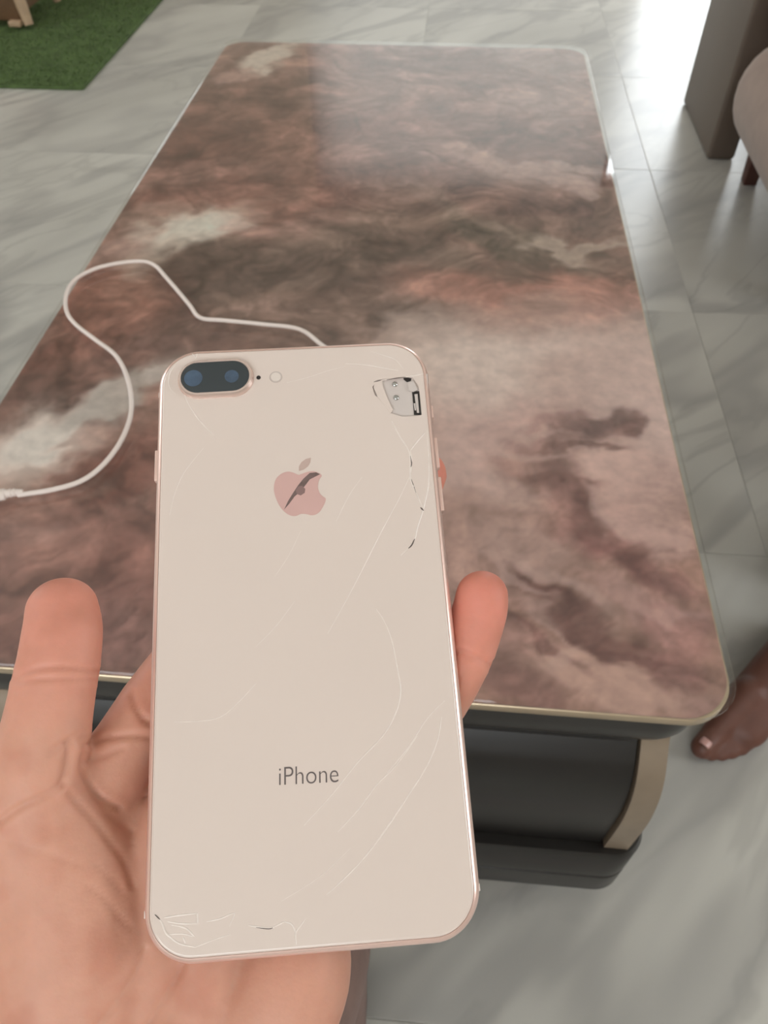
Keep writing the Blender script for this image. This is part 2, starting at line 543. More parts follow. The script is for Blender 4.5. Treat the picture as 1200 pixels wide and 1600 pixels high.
# print panel: a fine grid carrying the colours of the print
NX, NY = 300, 600
ZP = HT - 0.005
xs = np.linspace(0.0012, 0.5965, NX)
ys = np.linspace(0.0012, 1.1988, NY)
GX, GY = np.meshgrid(xs, ys)
rc = 0.035
def clampc(GX, GY, r):
    X, Y = GX.copy(), GY.copy()
    for sx, cx in ((-1, xs[0] + r), (1, xs[-1] - r)):
        for sy, cy in ((-1, ys[0] + r), (1, ys[-1] - r)):
            m = ((X - cx) * sx > 0) & ((Y - cy) * sy > 0)
            d = np.hypot(X - cx, Y - cy)
            k = np.where(m & (d > r), r / np.maximum(d, 1e-6), 1)
            X, Y = np.where(m, cx + (X - cx) * k, X), np.where(m, cy + (Y - cy) * k, Y)
    return X, Y
CX, CY = clampc(GX, GY, rc)
def print_colours(X, Y):
    px = project(np.stack([X, Y, np.full_like(X, HT)], -1))
    U, V = px[..., 0], px[..., 1]
    # warp so every painted patch gets billowing, torn edges
    n1, n2 = fbm(X * 9, Y * 9, 5) - 0.5, fbm(X * 9 + 31, Y * 9 + 17, 5) - 0.5
    n3, n4 = fbm(X * 34, Y * 34, 4) - 0.5, fbm(X * 34 + 11, Y * 34 + 7, 4) - 0.5
    sc = 0.35 + 0.65 * np.clip(V / 1000, 0, 1)
    U = U + (85 * n1 + 70 * n3) * sc
    V = V + (60 * n2 + 55 * n4) * sc
    C = np.empty(X.shape + (3,))
    base = np.array([139, 112, 101.])
    C[:] = base
    def s(u, v, ru, rv, ang, col, a=1.0, hard=1.9):
        ca, sa = math.cos(math.radians(ang)), math.sin(math.radians(ang))
        du, dv = U - u, V - v
        p, q = (du * ca + dv * sa) / (ru * 1.1), (-du * sa + dv * ca) / (rv * 1.1)
        d = p * p + q * q
        k = a * np.clip(1.35 * np.exp(-d ** hard), 0, 1)
        C[:] = C * (1 - k[..., None]) + np.array(col, float) * k[..., None]
    for st in STROKES:
        s(*st)
    # billows: folded noise, stronger where the print is dark
    b1 = np.abs(fbm(X * 13 + n1 * 2, Y * 16 + n2 * 2, 5) - 0.5) * 2
    b2 = fbm(X * 30 + n1 * 3, Y * 36, 4) - 0.5
    b3 = np.abs(fbm(X * 46 + n1 * 9, Y * 52 + n2 * 9, 5, 0.6) - 0.5) * 2
    b4 = np.clip((fbm(X * 20 + n2 * 5 + 9, Y * 24 + n1 * 5, 6, 0.6) - 0.5) * 5, -1, 1)
    lum = C.mean(-1)
    amt = np.clip((172 - lum) / 55, 0.12, 1)
    C *= (1 + (amt * ((b1 - 0.22) * 0.55 + b2 * 0.26 + (b3 - 0.2) * 0.32 + b4 * 0.09)))[..., None]
    return np.clip(C, 30, 235)
STROKES = [
    # far end
    (420, 180, 220, 60, 0, (120, 92, 82), 0.9), (300, 225, 120, 30, 0, (104, 78, 69), 0.8),
    (700, 120, 260, 60, 0, (132, 106, 96), 0.8), (880, 150, 100, 20, 0, (150, 126, 116), 0.8),
    (850, 90, 70, 18, 10, (158, 136, 126), 0.7), (420, 82, 40, 14, -25, (218, 204, 188), 0.95), (370, 112, 30, 6, -15, (180, 150, 138), 0.8),
    (640, 90, 90, 20, 0, (118, 94, 84), 0.6), (560, 130, 90, 30, -8, (150, 122, 110), 0.6),
    (330, 258, 180, 16, -3, (150, 117, 106), 0.8), (560, 215, 160, 30, -4, (150, 118, 106), 0.6),
    (300, 300, 170, 20, -5, (116, 86, 77), 0.8), (560, 275, 160, 28, -8, (124, 96, 86), 0.7), (820, 240, 200, 26, 4, (130, 106, 97), 0.8),
    (830, 195, 90, 12, 3, (118, 96, 88), 0.6), (830, 266, 90, 12, 12, (176, 150, 138), 0.85), (900, 258, 40, 7, 3, (178, 154, 142), 0.7),
    (905, 297, 20, 9, 15, (182, 158, 146), 0.8), (760, 250, 70, 10, 25, (160, 134, 122), 0.6),
    (270, 335, 130, 18, -4, (150, 124, 112), 0.8), (430, 330, 80, 16, -10, (130, 98, 88), 0.7),
    # cream clouds left of the dark patch
    (300, 357, 80, 22, -12, (238, 228, 212), 1.0), (375, 346, 30, 9, 0, (200, 178, 165), 0.9),
    (420, 370, 60, 18, 0, (148, 116, 106), 0.9), (470, 345, 70, 12, -10, (152, 122, 112), 0.7),
    (232, 395, 52, 22, -25, (222, 208, 192), 0.95), (160, 400, 60, 20, -20, (150, 126, 116), 0.8), (205, 440, 40, 28, -20, (228, 214, 196), 0.95),
    # the big dark patch
    (380, 425, 140, 52, 5, (97, 82, 74), 1.0, 2.4), (560, 420, 190, 70, 0, (112, 96, 87), 0.95, 2.2), (620, 350, 90, 30, -10, (110, 92, 83), 0.8),
    (500, 500, 180, 45, 0, (126, 106, 96), 0.9), (660, 480, 80, 50, 60, (112, 95, 87), 0.8), (420, 480, 50, 16, 0, (140, 118, 108), 0.6),
    (640, 300, 70, 22, 5, (160, 132, 120), 0.8), (700, 320, 60, 12, 30, (158, 134, 122), 0.7), (590, 330, 60, 15, -10, (156, 130, 118), 0.6),
    (540, 370, 40, 10, -10, (140, 120, 108), 0.5), (480, 400, 50, 10, 0, (136, 116, 106), 0.5), (640, 530, 50, 40, 0, (150, 132, 122), 0.7),
    # dark sweep and cream fold to the right
    (850, 335, 130, 30, 8, (122, 101, 92), 0.9), (800, 372, 110, 20, 24, (104, 92, 82), 0.9), (880, 420, 120, 20, 4, (116, 98, 88), 0.9),
    (860, 385, 50, 11, 25, (176, 158, 144), 0.9), (930, 392, 60, 11, -12, (172, 154, 140), 0.9), (970, 372, 26, 8, -25, (160, 136, 124), 0.7),
    (760, 345, 30, 9, 30, (150, 130, 118), 0.6),
    # pink band, then the wide pale cloud
    (860, 455, 200, 28, 3, (166, 125, 112), 0.9), (800, 475, 90, 20, -5, (160, 130, 118), 0.8),
    (840, 580, 260, 75, -4, (197, 175, 163), 1.0, 1.2), (740, 560, 90, 60, 0, (206, 188, 176), 0.9, 1.2), (960, 590, 120, 60, 0, (178, 154, 143), 0.8),
    (760, 700, 140, 70, 10, (188, 163, 153), 0.95, 1.2), (1000, 690, 90, 90, 0, (190, 166, 156), 0.9, 1.2), (850, 660, 90, 40, 0, (166, 140, 131), 0.7),
    (930, 665, 60, 15, 12, (136, 108, 101), 0.85), (985, 660, 22, 26, 10, (132, 105, 97), 0.8), (890, 690, 70, 14, 5, (140, 112, 104), 0.8),
    (860, 735, 90, 26, 8, (138, 111, 102), 0.85), (905, 765, 50, 34, 10, (126, 98, 91), 0.9), (900, 720, 40, 9, 0, (120, 94, 87), 0.8),
    (965, 735, 55, 38, 20, (190, 162, 151), 1.0, 1.6), (990, 790, 50, 20, 25, (184, 154, 143), 0.9), (1040, 790, 50, 70, 30, (176, 148, 138), 0.8),
    (960, 835, 90, 26, 14, (130, 101, 94), 0.9), (1030, 868, 60, 18, 35, (116, 88, 82), 0.95), (1075, 890, 40, 12, 40, (122, 94, 88), 0.8),
    (830, 850, 90, 40, 15, (170, 144, 134), 0.8), (860, 900, 110, 20, 24, (176, 150, 140), 0.8), (1010, 920, 80, 30, 20, (170, 140, 131), 0.9),
    (820, 920, 60, 22, 35, (134, 108, 100), 0.7), (905, 955, 90, 22, 32, (124, 97, 90), 0.95), (990, 985, 80, 14, 18, (120, 93, 86), 0.9), (1065, 955, 50, 30, 40, (146, 114, 107), 0.8),
    (840, 1000, 90, 24, 22, (130, 103, 96), 0.9), (870, 960, 60, 10, 30, (172, 146, 136), 0.6), (960, 1045, 130, 40, 8, (180, 150, 137), 1.0, 1.5), (1060, 1020, 40, 30, 0, (140, 108, 101), 0.8),
    (820, 1060, 60, 30, 30, (140, 110, 102), 0.8), (1090, 1090, 40, 30, 0, (150, 122, 114), 0.7),
    (870, 648, 50, 8, -6, (150, 122, 114), 0.7), (915, 700, 60, 7, 6, (118, 92, 85), 0.7), (880, 745, 60, 8, 4, (118, 91, 84), 0.6), (1000, 668, 14, 22, 0, (120, 93, 86), 0.8),
    (935, 800, 24, 44, -35, (112, 85, 79), 0.8), (985, 848, 60, 12, 26, (108, 81, 76), 0.8), (950, 780, 40, 8, 40, (192, 165, 155), 0.5), (1020, 810, 60, 10, 30, (188, 158, 148), 0.6),
    (880, 930, 70, 8, 36, (112, 86, 80), 0.7), (930, 985, 40, 8, 28, (106, 80, 75), 0.7), (850, 985, 70, 7, 30, (112, 86, 80), 0.7), (1000, 1000, 70, 7, 14, (106, 80, 75), 0.7), (905, 1012, 40, 8, -30, (184, 156, 144), 0.6),
    (810, 900, 60, 8, 30, (184, 158, 148), 0.6), (790, 960, 50, 10, 40, (128, 102, 94), 0.6), (1050, 935, 50, 12, 15, (176, 146, 137), 0.6),
    # near left: reddish browns and the long cream streak
    (170, 470, 90, 50, -10, (134, 99, 87), 0.9), (190, 500, 60, 18, -20, (164, 126, 112), 0.6), (110, 560, 120, 40, -15, (118, 88, 78), 0.9), (270, 560, 120, 40, -12, (128, 103, 94), 0.8),
    (60, 620, 120, 30, -20, (102, 80, 72), 0.9), (190, 575, 60, 12, -20, (156, 122, 110), 0.5), (330, 560, 60, 40, 0, (140, 116, 106), 0.6),
    (60, 690, 95, 38, -26, (222, 211, 199), 1.0, 1.5), (190, 618, 100, 20, -24, (178, 168, 158), 0.95), (250, 590, 40, 10, -25, (190, 178, 168), 0.7),
    (150, 665, 60, 10, -26, (150, 128, 118), 0.7), (20, 745, 50, 16, -10, (182, 164, 152), 0.8),
    (190, 730, 120, 40, -25, (122, 86, 76), 0.9), (110, 760, 60, 18, -25, (150, 120, 108), 0.7),
    (100, 850, 170, 60, -10, (136, 104, 94), 0.9), (40, 830, 60, 20, 0, (152, 124, 114), 0.6), (220, 880, 90, 60, 0, (116, 86, 78), 0.8),
    (100, 970, 200, 60, 0, (124, 92, 84), 0.9), (220, 1000, 80, 40, 0, (134, 104, 97), 0.7), (-120, 900, 160, 160, 0, (128, 98, 88), 0.8),
    (400, 750, 160, 160, 0, (136, 108, 98), 0.6), (420, 960, 200, 90, 0, (140, 112, 103), 0.6), (620, 900, 150, 150, 0, (164, 138, 128), 0.7),
]
cols = print_colours(GX, GY) / 255
cols = np.clip(cols.mean(-1, keepdims=True) + (cols - cols.mean(-1, keepdims=True)) * 1.15, 0, 1) * np.array([1.03, 1.03, 1.06])
lin = np.where(cols <= 0.04045, cols / 12.92, ((cols + 0.055) / 1.055) ** 2.4)
lin = np.maximum((lin - 0.025) * 1.3, 0.012)
lin *= np.minimum(1, 0.80 / lin.max(-1, keepdims=True))
idx = np.arange(NX * NY).reshape(NY, NX)
quads = np.stack([idx[:-1, :-1], idx[:-1, 1:], idx[1:, 1:], idx[1:, :-1]], -1).reshape(-1, 4)
me = bpy.data.meshes.new('print_panel')
me.from_pydata(np.stack([CX, CY, np.full_like(CX, ZP)], -1).reshape(-1, 3).tolist(), [], quads.tolist())
at = me.color_attributes.new('Col', 'FLOAT_COLOR', 'POINT')
at.data.foreach_set('color', np.concatenate([lin.reshape(-1, 3), np.ones((NX * NY, 1))], 1).astype(np.float32).ravel())
panel = link('print_panel', me, attr_mat('cloud_stone_print', 0.5, var=0.14, scale=75, spec=0.2))
keep(panel, table)
panel['label'] = 'swirling brown, mauve and cream cloud print'
bm = bmesh.new()
loft_rr(bm, 0.006, 0.006, 0.588, 1.194, 0.034, [(0, HT - 0.0138), (0, ZP - 0.0006)])
tpart('top_board', bm, mat('dark_board', srgb(60, 48, 42), 0.6))
bm = bmesh.new()
loft_rr(bm, 0.0, 0.0, 0.60, TL, 0.03, [(0.001, HT - 0.0045), (0.0, HT - 0.0035), (0.0, HT - 0.001), (0.001, HT)], n=14)
g = tpart('glass_sheet', bm, glass_mat())
g['label'] = 'clear glass sheet over the print'
gold = mat('champagne_gold_trim', srgb(198, 178, 150), 0.3, metal=0.6, var=0.05)
bm = bmesh.new()
ra = loft_rr(bm, 0.001, 0.0005, 0.598, TL - 0.0005, 0.033, [(0.0005, HT - 0.0138), (0, HT - 0.013), (0, HT - 0.0062), (0.0006, HT - 0.0056)], n=14, cap0=False, cap1=False)
rb = loft_rr(bm, 0.0055, 0.005, 0.5935, TL - 0.005, 0.0285, [(0, HT - 0.0138), (0, HT - 0.0056)], n=14, cap0=False, cap1=False)
k = len(ra[0])
for i in range(k):
    bm.faces.new((ra[-1][i], ra[-1][(i + 1) % k], rb[-1][(i + 1) % k], rb[-1][i]))
    bm.faces.new((ra[0][i], ra[0][(i + 1) % k], rb[0][(i + 1) % k], rb[0][i]))
tpart('gold_edge_trim', bm, gold)
black = mat('black_lacquer', srgb(30, 27, 25), 0.34, var=0.06, scale=20)
bm = bmesh.new()
loft_rr(bm, 0.004, 0.006, 0.59, TL - 0.006, 0.034,
        [(0.03, HT - 0.074), (0.018, HT - 0.070), (0.006, HT - 0.061), (0.001, HT - 0.048), (0, HT - 0.034), (0.002, HT - 0.0142)], n=12)
tpart('apron', bm, black)
bm = bmesh.new()
loft_rr(bm, 0.03, 0.035, 0.575, TL - 0.035, 0.02, [(0, HT - 0.118), (0, HT - 0.112), (0.004, HT - 0.11), (0.004, HT - 0.0745)], n=6)
tpart('drawer_top_rail', bm, black)
# curved end panels and the dark curved front between them; profile in (y, depth below the glass)
prof = [(0.040, -0.098), (0.034, -0.108), (0.024, -0.120), (0.014, -0.134), (0.006, -0.156), (0.002, -0.188), (0.0025, -0.225), (0.004, -0.262)]
prof = [tuple(p) for p in smooth_path(prof, 4)]
def curved_slab(x0, x1, dy):
    bm = bmesh.new()
    loop = [(y + dy, z) for y, z in prof] + [(TL - y - dy, z) for y, z in prof[::-1]]
    a = [bm.verts.new((x0, y, HT + z)) for y, z in loop]
    b = [bm.verts.new((x1, y, HT + z)) for y, z in loop]
    n = len(loop)
    for i in range(n):
        bm.faces.new((a[i], a[(i + 1) % n], b[(i + 1) % n], b[i]))
    bm.faces.new(a[::-1])
    bm.faces.new(b)
    return bm
champ = mat('champagne_panel', srgb(144, 128, 110), 0.35, metal=0.25, var=0.05)
for x0, x1 in ((0.048, 0.070), (0.566, 0.587)):
    bm = curved_slab(x0, x1, 0)
    tpart('end_panel', bm, champ)
tpart('drawer_front', curved_slab(0.0715, 0.564, 0.005), black)
bm = bmesh.new()
loft_rr(bm, 0.030, -0.004, 0.604, TL + 0.004, 0.03,
        [(0.014, HT - 0.376), (0.004, HT - 0.371), (0, HT - 0.359), (0, HT - 0.323), (0.002, HT - 0.321), (0.002, HT - 0.319), (0, HT - 0.317), (0, HT - 0.269), (0.003, HT - 0.2635)], n=12)
tpart('plinth', bm, black)
for x in (0.12, 0.46):
    for y in (0.06, TL - 0.14):
        bm = bmesh.new()
        loft_rr(bm, x, y, x + 0.08, y + 0.08, 0.01, [(0.004, 0.0), (0, 0.004), (0, HT - 0.3765)], n=4)
        tpart('foot', bm, black)

# ------------------------------------------------------------------ white charging cable on the table
cable = empty('charging_cable', (0.2, 0.35, HT), 'white charging cable lying in a loose loop on the glass tabletop', 'cable')
CABP = [(640, 660), (590, 610), (548, 568), (505, 541), (468, 515), (410, 507), (350, 501), (313, 497), (297, 478), (278, 455), (258, 432), (243, 416), (224, 409), (190, 411), (150, 420), (118, 437),
        (104, 460), (104, 486), (118, 507), (150, 532), (180, 555), (197, 585), (205, 620), (203, 655), (186, 695), (158, 730), (125, 753), (80, 766), (42, 772), (28, 774)]
RC = 0.0021
pts = [onz(u, v, HT + RC) for u, v in CABP]
for p in pts:
    p[2] = HT + RC + 0.0003
bm = bmesh.new()
tube(bm, [Vector(p) for p in smooth_path(pts, 5)], RC, n=10)
whitep = mat('white_cable_plastic', srgb(226, 212, 204), 0.4, var=0.02)
keep(frombm('cord', bm, whitep, None, True, 60), cable)
a, b_ = np.array(onz(30, 774, HT)), np.array(onz(-70, 792, HT))
d = (b_ - a) / np.linalg.norm(b_ - a)
def along(t, z=HT + 0.0040):
    p = a + d * t
    return Vector((p[0], p[1], z))
bm = bmesh.new()
tube(bm, [along(-0.004, HT + 0.003), along(0.000, HT + 0.0034), along(0.006), along(0.009)], [0.0022, 0.0028, 0.0033, 0.0035], n=14)
tube(bm, [along(t) for t in (0.0015, 0.0019, 0.0025, 0.0029)], [0.0030, 0.0034, 0.0034, 0.0030], n=14)
tube(bm, [along(t) for t in (0.0045, 0.0049, 0.0055, 0.0059)], [0.0032, 0.0037, 0.0037, 0.0032], n=14)
keep(frombm('strain_relief', bm, whitep, None, True, 50), cable)
bm = bmesh.new()
tube(bm, [along(t) for t in (0.0088, 0.0092, 0.0100, 0.026, 0.0268, 0.0272)], [0.0045, 0.0052, 0.0056, 0.0056, 0.0052, 0.0044], n=18, flat=0.68)
keep(frombm('connector_housing', bm, whitep, None, True, 50), cable)
bm = bmesh.new()
tube(bm, [along(0.027), along(0.0345)], 0.0042, n=16, flat=0.4)
keep(frombm('metal_plug', bm, mat('steel', srgb(190, 190, 188), 0.25, metal=1.0), None, True, 50), cable)

# the other plug, at the hidden end
a, b_ = np.array(onz(638, 658, HT)), np.array(onz(700, 720, HT))
d = (b_ - a) / np.linalg.norm(b_ - a)
bm = bmesh.new()
tube(bm, [along(t) for t in (-0.004, 0.0, 0.0008, 0.022, 0.0228)], [0.0026, 0.0034, 0.0056, 0.0056, 0.0046], n=18, flat=0.68)
keep(frombm('connector_housing', bm, whitep, None, True, 50), cable)
bm = bmesh.new()
tube(bm, [along(0.0225), along(0.030)], 0.0036, n=16, flat=0.4)
keep(frombm('metal_plug', bm, MATS['steel'], None, True, 50), cable)

# ------------------------------------------------------------------ phone
phone = empty('smartphone', (0, 0, 0), 'pale pink smartphone held back upward, its rear glass cracked', 'smartphone')
phone.matrix_world = PM
def pp(name, bm, m, parent=phone, smooth=True, sharp=35):
    return frombm(name, bm, m, parent, smooth, sharp)
pinkm = mat('rose_gold_aluminium', srgb(240, 208, 197), 0.28, metal=0.55, var=0.03)
rosep = mat('rose_paint', srgb(205, 165, 155), 0.45, var=0.02)
CRN = 0.0118
bm = bmesh.new()
frame_prof = [(0.0016, -PT + 0.0002)] + [(0.00375 * (1 - math.sin(a)) * 0.42, -PT / 2 - (PT / 2 - 0.0003) * math.cos(a)) for a in np.linspace(0.25, math.pi - 0.25, 12)] + [(0.0016, -0.0002), (0.0018, -0.0010)]
loft_rr(bm, 0, 0, PW, PH, CRN, frame_prof, n=14)
pp('frame', bm, pinkm)
bm = bmesh.new()
loft_rr(bm, 0.0017, 0.0017, PW - 0.0017, PH - 0.0017, CRN - 0.0017, [(0.0012, -PT - 0.0003), (0.0002, -PT), (0, -PT + 0.0006)], n=12)
pp('front_glass', bm, mat('black_screen_glass', srgb(18, 18, 20), 0.06, coat=0.5))
# rear glass with the broken-out corner
HOLE = [(588, 594), (600, 592), (618, 590), (634, 588), (645, 590), (654, 603), (656.5, 620), (659, 648), (650, 650), (628, 651), (612, 646), (604, 634), (597, 622), (586, 618), (582, 605)]
hole = [ph(u, v)[:2] for u, v in HOLE]
gi = 0.00165
def plate_with_hole(z0, z1, inset_top):
    bm = bmesh.new()
    def ring(pts, z):
        return [bm.verts.new((x, y, z)) for x, y in pts]
    def wall(a, b):
        n = len(a)
        for i in range(n):
            bm.faces.new((a[i], a[(i + 1) % n], b[(i + 1) % n], b[i]))
    out0 = ring(rr_outline(gi, gi, PW - gi, PH - gi, CRN - gi, 14), z0)
    out1 = ring(rr_outline(gi, gi, PW - gi, PH - gi, CRN - gi, 14), z1 - 0.00035)
    out2 = ring(rr_outline(gi + inset_top, gi + inset_top, PW - gi - inset_top, PH - gi - inset_top, CRN - gi - inset_top, 14), z1 - 0.0001)
    out3 = ring(rr_outline(gi + 3 * inset_top, gi + 3 * inset_top, PW - gi - 3 * inset_top, PH - gi - 3 * inset_top, CRN - gi - 3 * inset_top, 14), z1)
    wall(out0, out1); wall(out1, out2); wall(out2, out3)
    h1, h0 = ring(hole, z1), ring(hole, z1 - 0.0007)
    wall(h1, h0)
    loops = [out3, h1]
    co2 = [Vector((v.co.x, v.co.y)) for lp in loops for v in lp]
    vv = [v for lp in loops for v in lp]
    n0, n1 = len(out3), len(h1)
    ed = [(i, (i + 1) % n0) for i in range(n0)] + [(n0 + i, n0 + (i + 1) % n1) for i in range(n1)]
    _, _, tris, orig, *_r = delaunay_2d_cdt(co2, ed, [], 1, 1e-9)
    hp_ = np.array(hole)
    def in_hole(x, y):
        c = False
        for i in range(n1):
            (xa, ya), (xb, yb) = hp_[i], hp_[i - 1]
            if (ya > y) != (yb > y) and x < (xb - xa) * (y - ya) / (yb - ya) + xa:
                c = not c
        return c
    for t in tris:
        t = [orig[i][0] for i in t]
        m_ = sum((co2[i] for i in t), Vector((0, 0))) / 3
        if not in_hole(m_.x, m_.y):
            bm.faces.new([vv[i] for i in t])
    return bm
backm = mat('pale_pink_rear_glass', srgb(222, 205, 195), 0.22, var=0.008, scale=20, coat=0.25, coat_rough=0.1)
rg = pp('rear_glass', plate_with_hole(-0.0009, 0.0, 0.0002), backm, sharp=50)
for p in rg.data.polygons:
    if abs(p.normal.z) > 0.9995:
        p.use_smooth = False
# what shows in the break
def poly(pts, z0, z1):
    bm = bmesh.new()
    P = [ph(u, v, z1)[:2] for u, v in pts]
    a = [bm.verts.new((x, y, z0)) for x, y in P]
    b = [bm.verts.new((x, y, z1)) for x, y in P]
    n = len(P)
    for i in range(n):
        bm.faces.new((a[i], a[(i + 1) % n], b[(i + 1) % n], b[i]))
    bm.faces.new(b)
    bm.faces.new(a[::-1])
    return bm
inner = mat('grey_inner_plate', srgb(212, 200, 194), 0.35, metal=0.1, var=0.03)
blackp = mat('matt_black_plastic', srgb(40, 34, 32), 0.6)
pp('inner_plate', poly([(580, 584), (668, 584), (670, 656), (580, 656)], -0.00088, -0.00068), inner)
pp('break_gap', poly([(630, 589), (637, 588.5), (643, 590), (642, 595), (636, 597), (631, 593)], -0.0007, -0.00055), blackp)
pp('glass_flap', poly([(639, 597), (646, 595), (653, 609), (646, 612), (638, 610)], -0.0006, -0.0002), inner)
pp('coil_slot', poly([(644, 612), (655, 611), (658, 648), (647, 648)], -0.0007, -0.0005), blackp)
pp('slot_insert', poly([(647.5, 616), (652.5, 615.5), (655, 645), (651.5, 645)], -0.0006, -0.0004), inner)
pp('slot_clip', poly([(646.5, 630), (649, 630), (650, 641), (648, 641)], -0.0006, -0.00035), inner)
pp('glass_chip', poly([(585, 595), (597, 593), (599, 606), (606, 624), (614, 640), (610, 646), (600, 632), (590, 620), (584, 606)], -0.0006, 0.00005), backm)
for u, v in ((617, 600), (619, 621)):
    c = ph(u, v, -0.0005)
    bm = bmesh.new()
    blob(bm, (c[0], c[1], -0.00068), (0.00085, 0.00085, 0.00055))
    pp('rivet', bm, mat('steel', srgb(190, 190, 188), 0.25, metal=1.0))
# camera bump
def capsule_px(l, r, v0, half, h):
    """stadium between two pixel centres; returns the local centre line and radius"""
    return ph(l, v0, h), ph(r, v0, h)
A, B = ph(311, 594, 0.0), ph(364, 591, 0.0)
RB = 0.0054
def stadium(A, B, r, n=14):
    d = np.array([B[0] - A[0], B[1] - A[1]]); L = np.linalg.norm(d); d = d / L
    a0 = math.atan2(d[1], d[0])
    pts = []
    for c, s in ((B, a0 - R90), (A, a0 + R90)):
        for i in range(n + 1):
            t = s + math.pi * i / n
            pts.append((c[0] + r * math.cos(t), c[1] + r * math.sin(t)))
    return pts
def stadium_loft(A, B, prof, cap0=True, cap1=True):
    bm = bmesh.new()
    rings = [[bm.verts.new((x, y, z)) for x, y in stadium(A, B, r)] for r, z in prof]
    for a, b in zip(rings, rings[1:]):
        n = len(a)
        for i in range(n):
            bm.faces.new((a[i], a[(i + 1) % n], b[(i + 1) % n], b[i]))
    if cap1:
        bm.faces.new(rings[-1])
    if cap0:
        bm.faces.new(rings[0][::-1])
    return bm
ringm = mat('polished_pale_metal', srgb(228, 206, 196), 0.25, metal=0.7, var=0.02)
lens_box = pp('camera_housing', stadium_loft(A, B, [(RB + 0.0007, -0.0003), (RB + 0.0006, 0.0003), (RB + 0.0003, 0.0012), (RB, 0.00155), (RB - 0.0005, 0.0016), (RB - 0.0006, 0.0013)]), ringm)
pp('camera_glass', stadium_loft(A, B, [(RB - 0.00062, 0.0011), (RB - 0.00062, 0.00145), (RB - 0.0008, 0.0015)]), mat('dark_camera_glass', srgb(44, 52, 56), 0.15, coat=0.6), parent=lens_box)
for c, r in ((ph(302, 591, 0.0015), 0.0026), (ph(362, 588, 0.0015), 0.0020)):
    bm = bmesh.new()
    bmesh.ops.create_circle(bm, cap_ends=True, segments=28, radius=r, matrix=Matrix.Translation((c[0], c[1], 0.00156)))
    ext = bmesh.ops.extrude_face_region(bm, geom=list(bm.faces))
    for v in ext['geom']:
        if isinstance(v, bmesh.types.BMVert):
            v.co.z -= 0.0001
    pp('lens', bm, mat('blue_coated_lens', srgb(62, 82, 104), 0.12, coat=0.8, var=0.2, scale=300), parent=lens_box)
def disc(name, u, v, r, z, m, th=0.0002, seg=24):
    c = ph(u, v, z)
    bm = bmesh.new()
    bmesh.ops.create_cone(bm, cap_ends=True, segments=seg, radius1=r, radius2=r * 0.93, depth=th, matrix=Matrix.Translation((c[0], c[1], z)))
    return pp(name, bm, m)
disc('microphone_hole', 404, 590, 0.00065, 0.00002, blackp)
disc('flash_ring', 431, 589, 0.0019, 0.00004, mat('flash_rim', srgb(196, 180, 172), 0.4))
disc('flash', 431, 589, 0.0015, 0.00009, mat('flash_lens', srgb(226, 212, 202), 0.2, coat=0.5))
# emblem, traced from the photograph
EMB = [(466, 742), (470, 741), (478, 738), (488, 736), (496, 738), (503, 743), (499, 749), (497, 756), (497, 763), (500, 771), (505, 776), (509, 779),
       (508, 785), (504, 793), (499, 800), (493, 804), (486, 805), (478, 803), (470, 803), (463, 806), (456, 806), (449, 803), (442, 797), (436, 789), (431, 778), (428, 766), (429, 754), (433, 746), (440, 740), (449, 737), (457, 738)]
LEAF = [(467, 736), (467, 729), (471, 722), (478, 717), (486, 715), (485, 722), (481, 729), (474, 734)]
def smooth_poly(pts, per=3):
    P = [np.array(p, float) for p in pts]
    P = P + P[:3]
    out = []
    for i in range(len(pts)):
        a, b, c, d = P[i], P[i + 1], P[i + 2], P[(i + 3) % len(pts)]
        for k in range(per):
            t = k / per
            out.append(tuple(0.5 * (2 * b + (c - a) * t + (2 * a - 5 * b + 4 * c - d) * t * t + (3 * b - a - 3 * c + d) * t ** 3)))
    return out
logom = mat('rose_mirror_emblem', srgb(212, 172, 165), 0.3, metal=0.1, var=0.03)
em = pp('emblem', poly(smooth_poly(EMB), 0.00001, 0.00006), logom)
pp('emblem_leaf', poly(LEAF, 0.00001, 0.00006), mat('leaf_emblem', srgb(198, 172, 162), 0.3, metal=0.1), parent=em)
scuff = mat('dark_scuff', srgb(112, 92, 88), 0.5, var=0.2, scale=400)
pp('scuff', poly([(444, 796), (450, 783), (458, 770), (466, 758), (474, 748), (484, 739), (494, 738), (500, 741), (492, 745), (484, 749), (478, 757), (474, 762), (468, 769), (460, 776), (452, 787)], 0.00005, 0.0001), scuff, parent=em)
pp('scuff_spot', poly([(466, 760), (472, 759), (477, 764), (476, 770), (470, 774), (464, 772), (462, 766)], 0.00006, 0.00012), mat('spot_scuff', srgb(140, 112, 108), 0.4), parent=em)
# lettering
fc = bpy.data.curves.new('lettering', 'FONT')
fc.body = 'iPhone'
fc.size = 1.0
fc.extrude = 0.004
fc.offset = -0.012
fo = bpy.data.objects.new('tmp', fc)
COL.objects.link(fo)
dg = bpy.context.evaluated_depsgraph_get()
tme = bpy.data.meshes.new_from_object(fo.evaluated_get(dg))
bpy.data.objects.remove(fo)
arr = np.array([v.co[:] for v in tme.vertices])
lo, hi = arr.min(0), arr.max(0)
bl, br, tl = ph(436, 1227)[:2], ph(529, 1222)[:2], ph(436, 1199)[:2]
ex, ey = np.array(br) - np.array(bl), np.array(tl) - np.array(bl)
for v in tme.vertices:
    s_, t_ = (v.co.x - lo[0]) / (hi[0] - lo[0]), (v.co.y - lo[1]) / (hi[1] - lo[1])
    q = np.array(bl) + ex * s_ + ey * t_
    v.co = (q[0], q[1], 0.00004 + 0.00002 * (1 if v.co.z > 0 else -1))
link('lettering', tme, mat('grey_print', srgb(104, 92, 90), 0.5), phone, False)
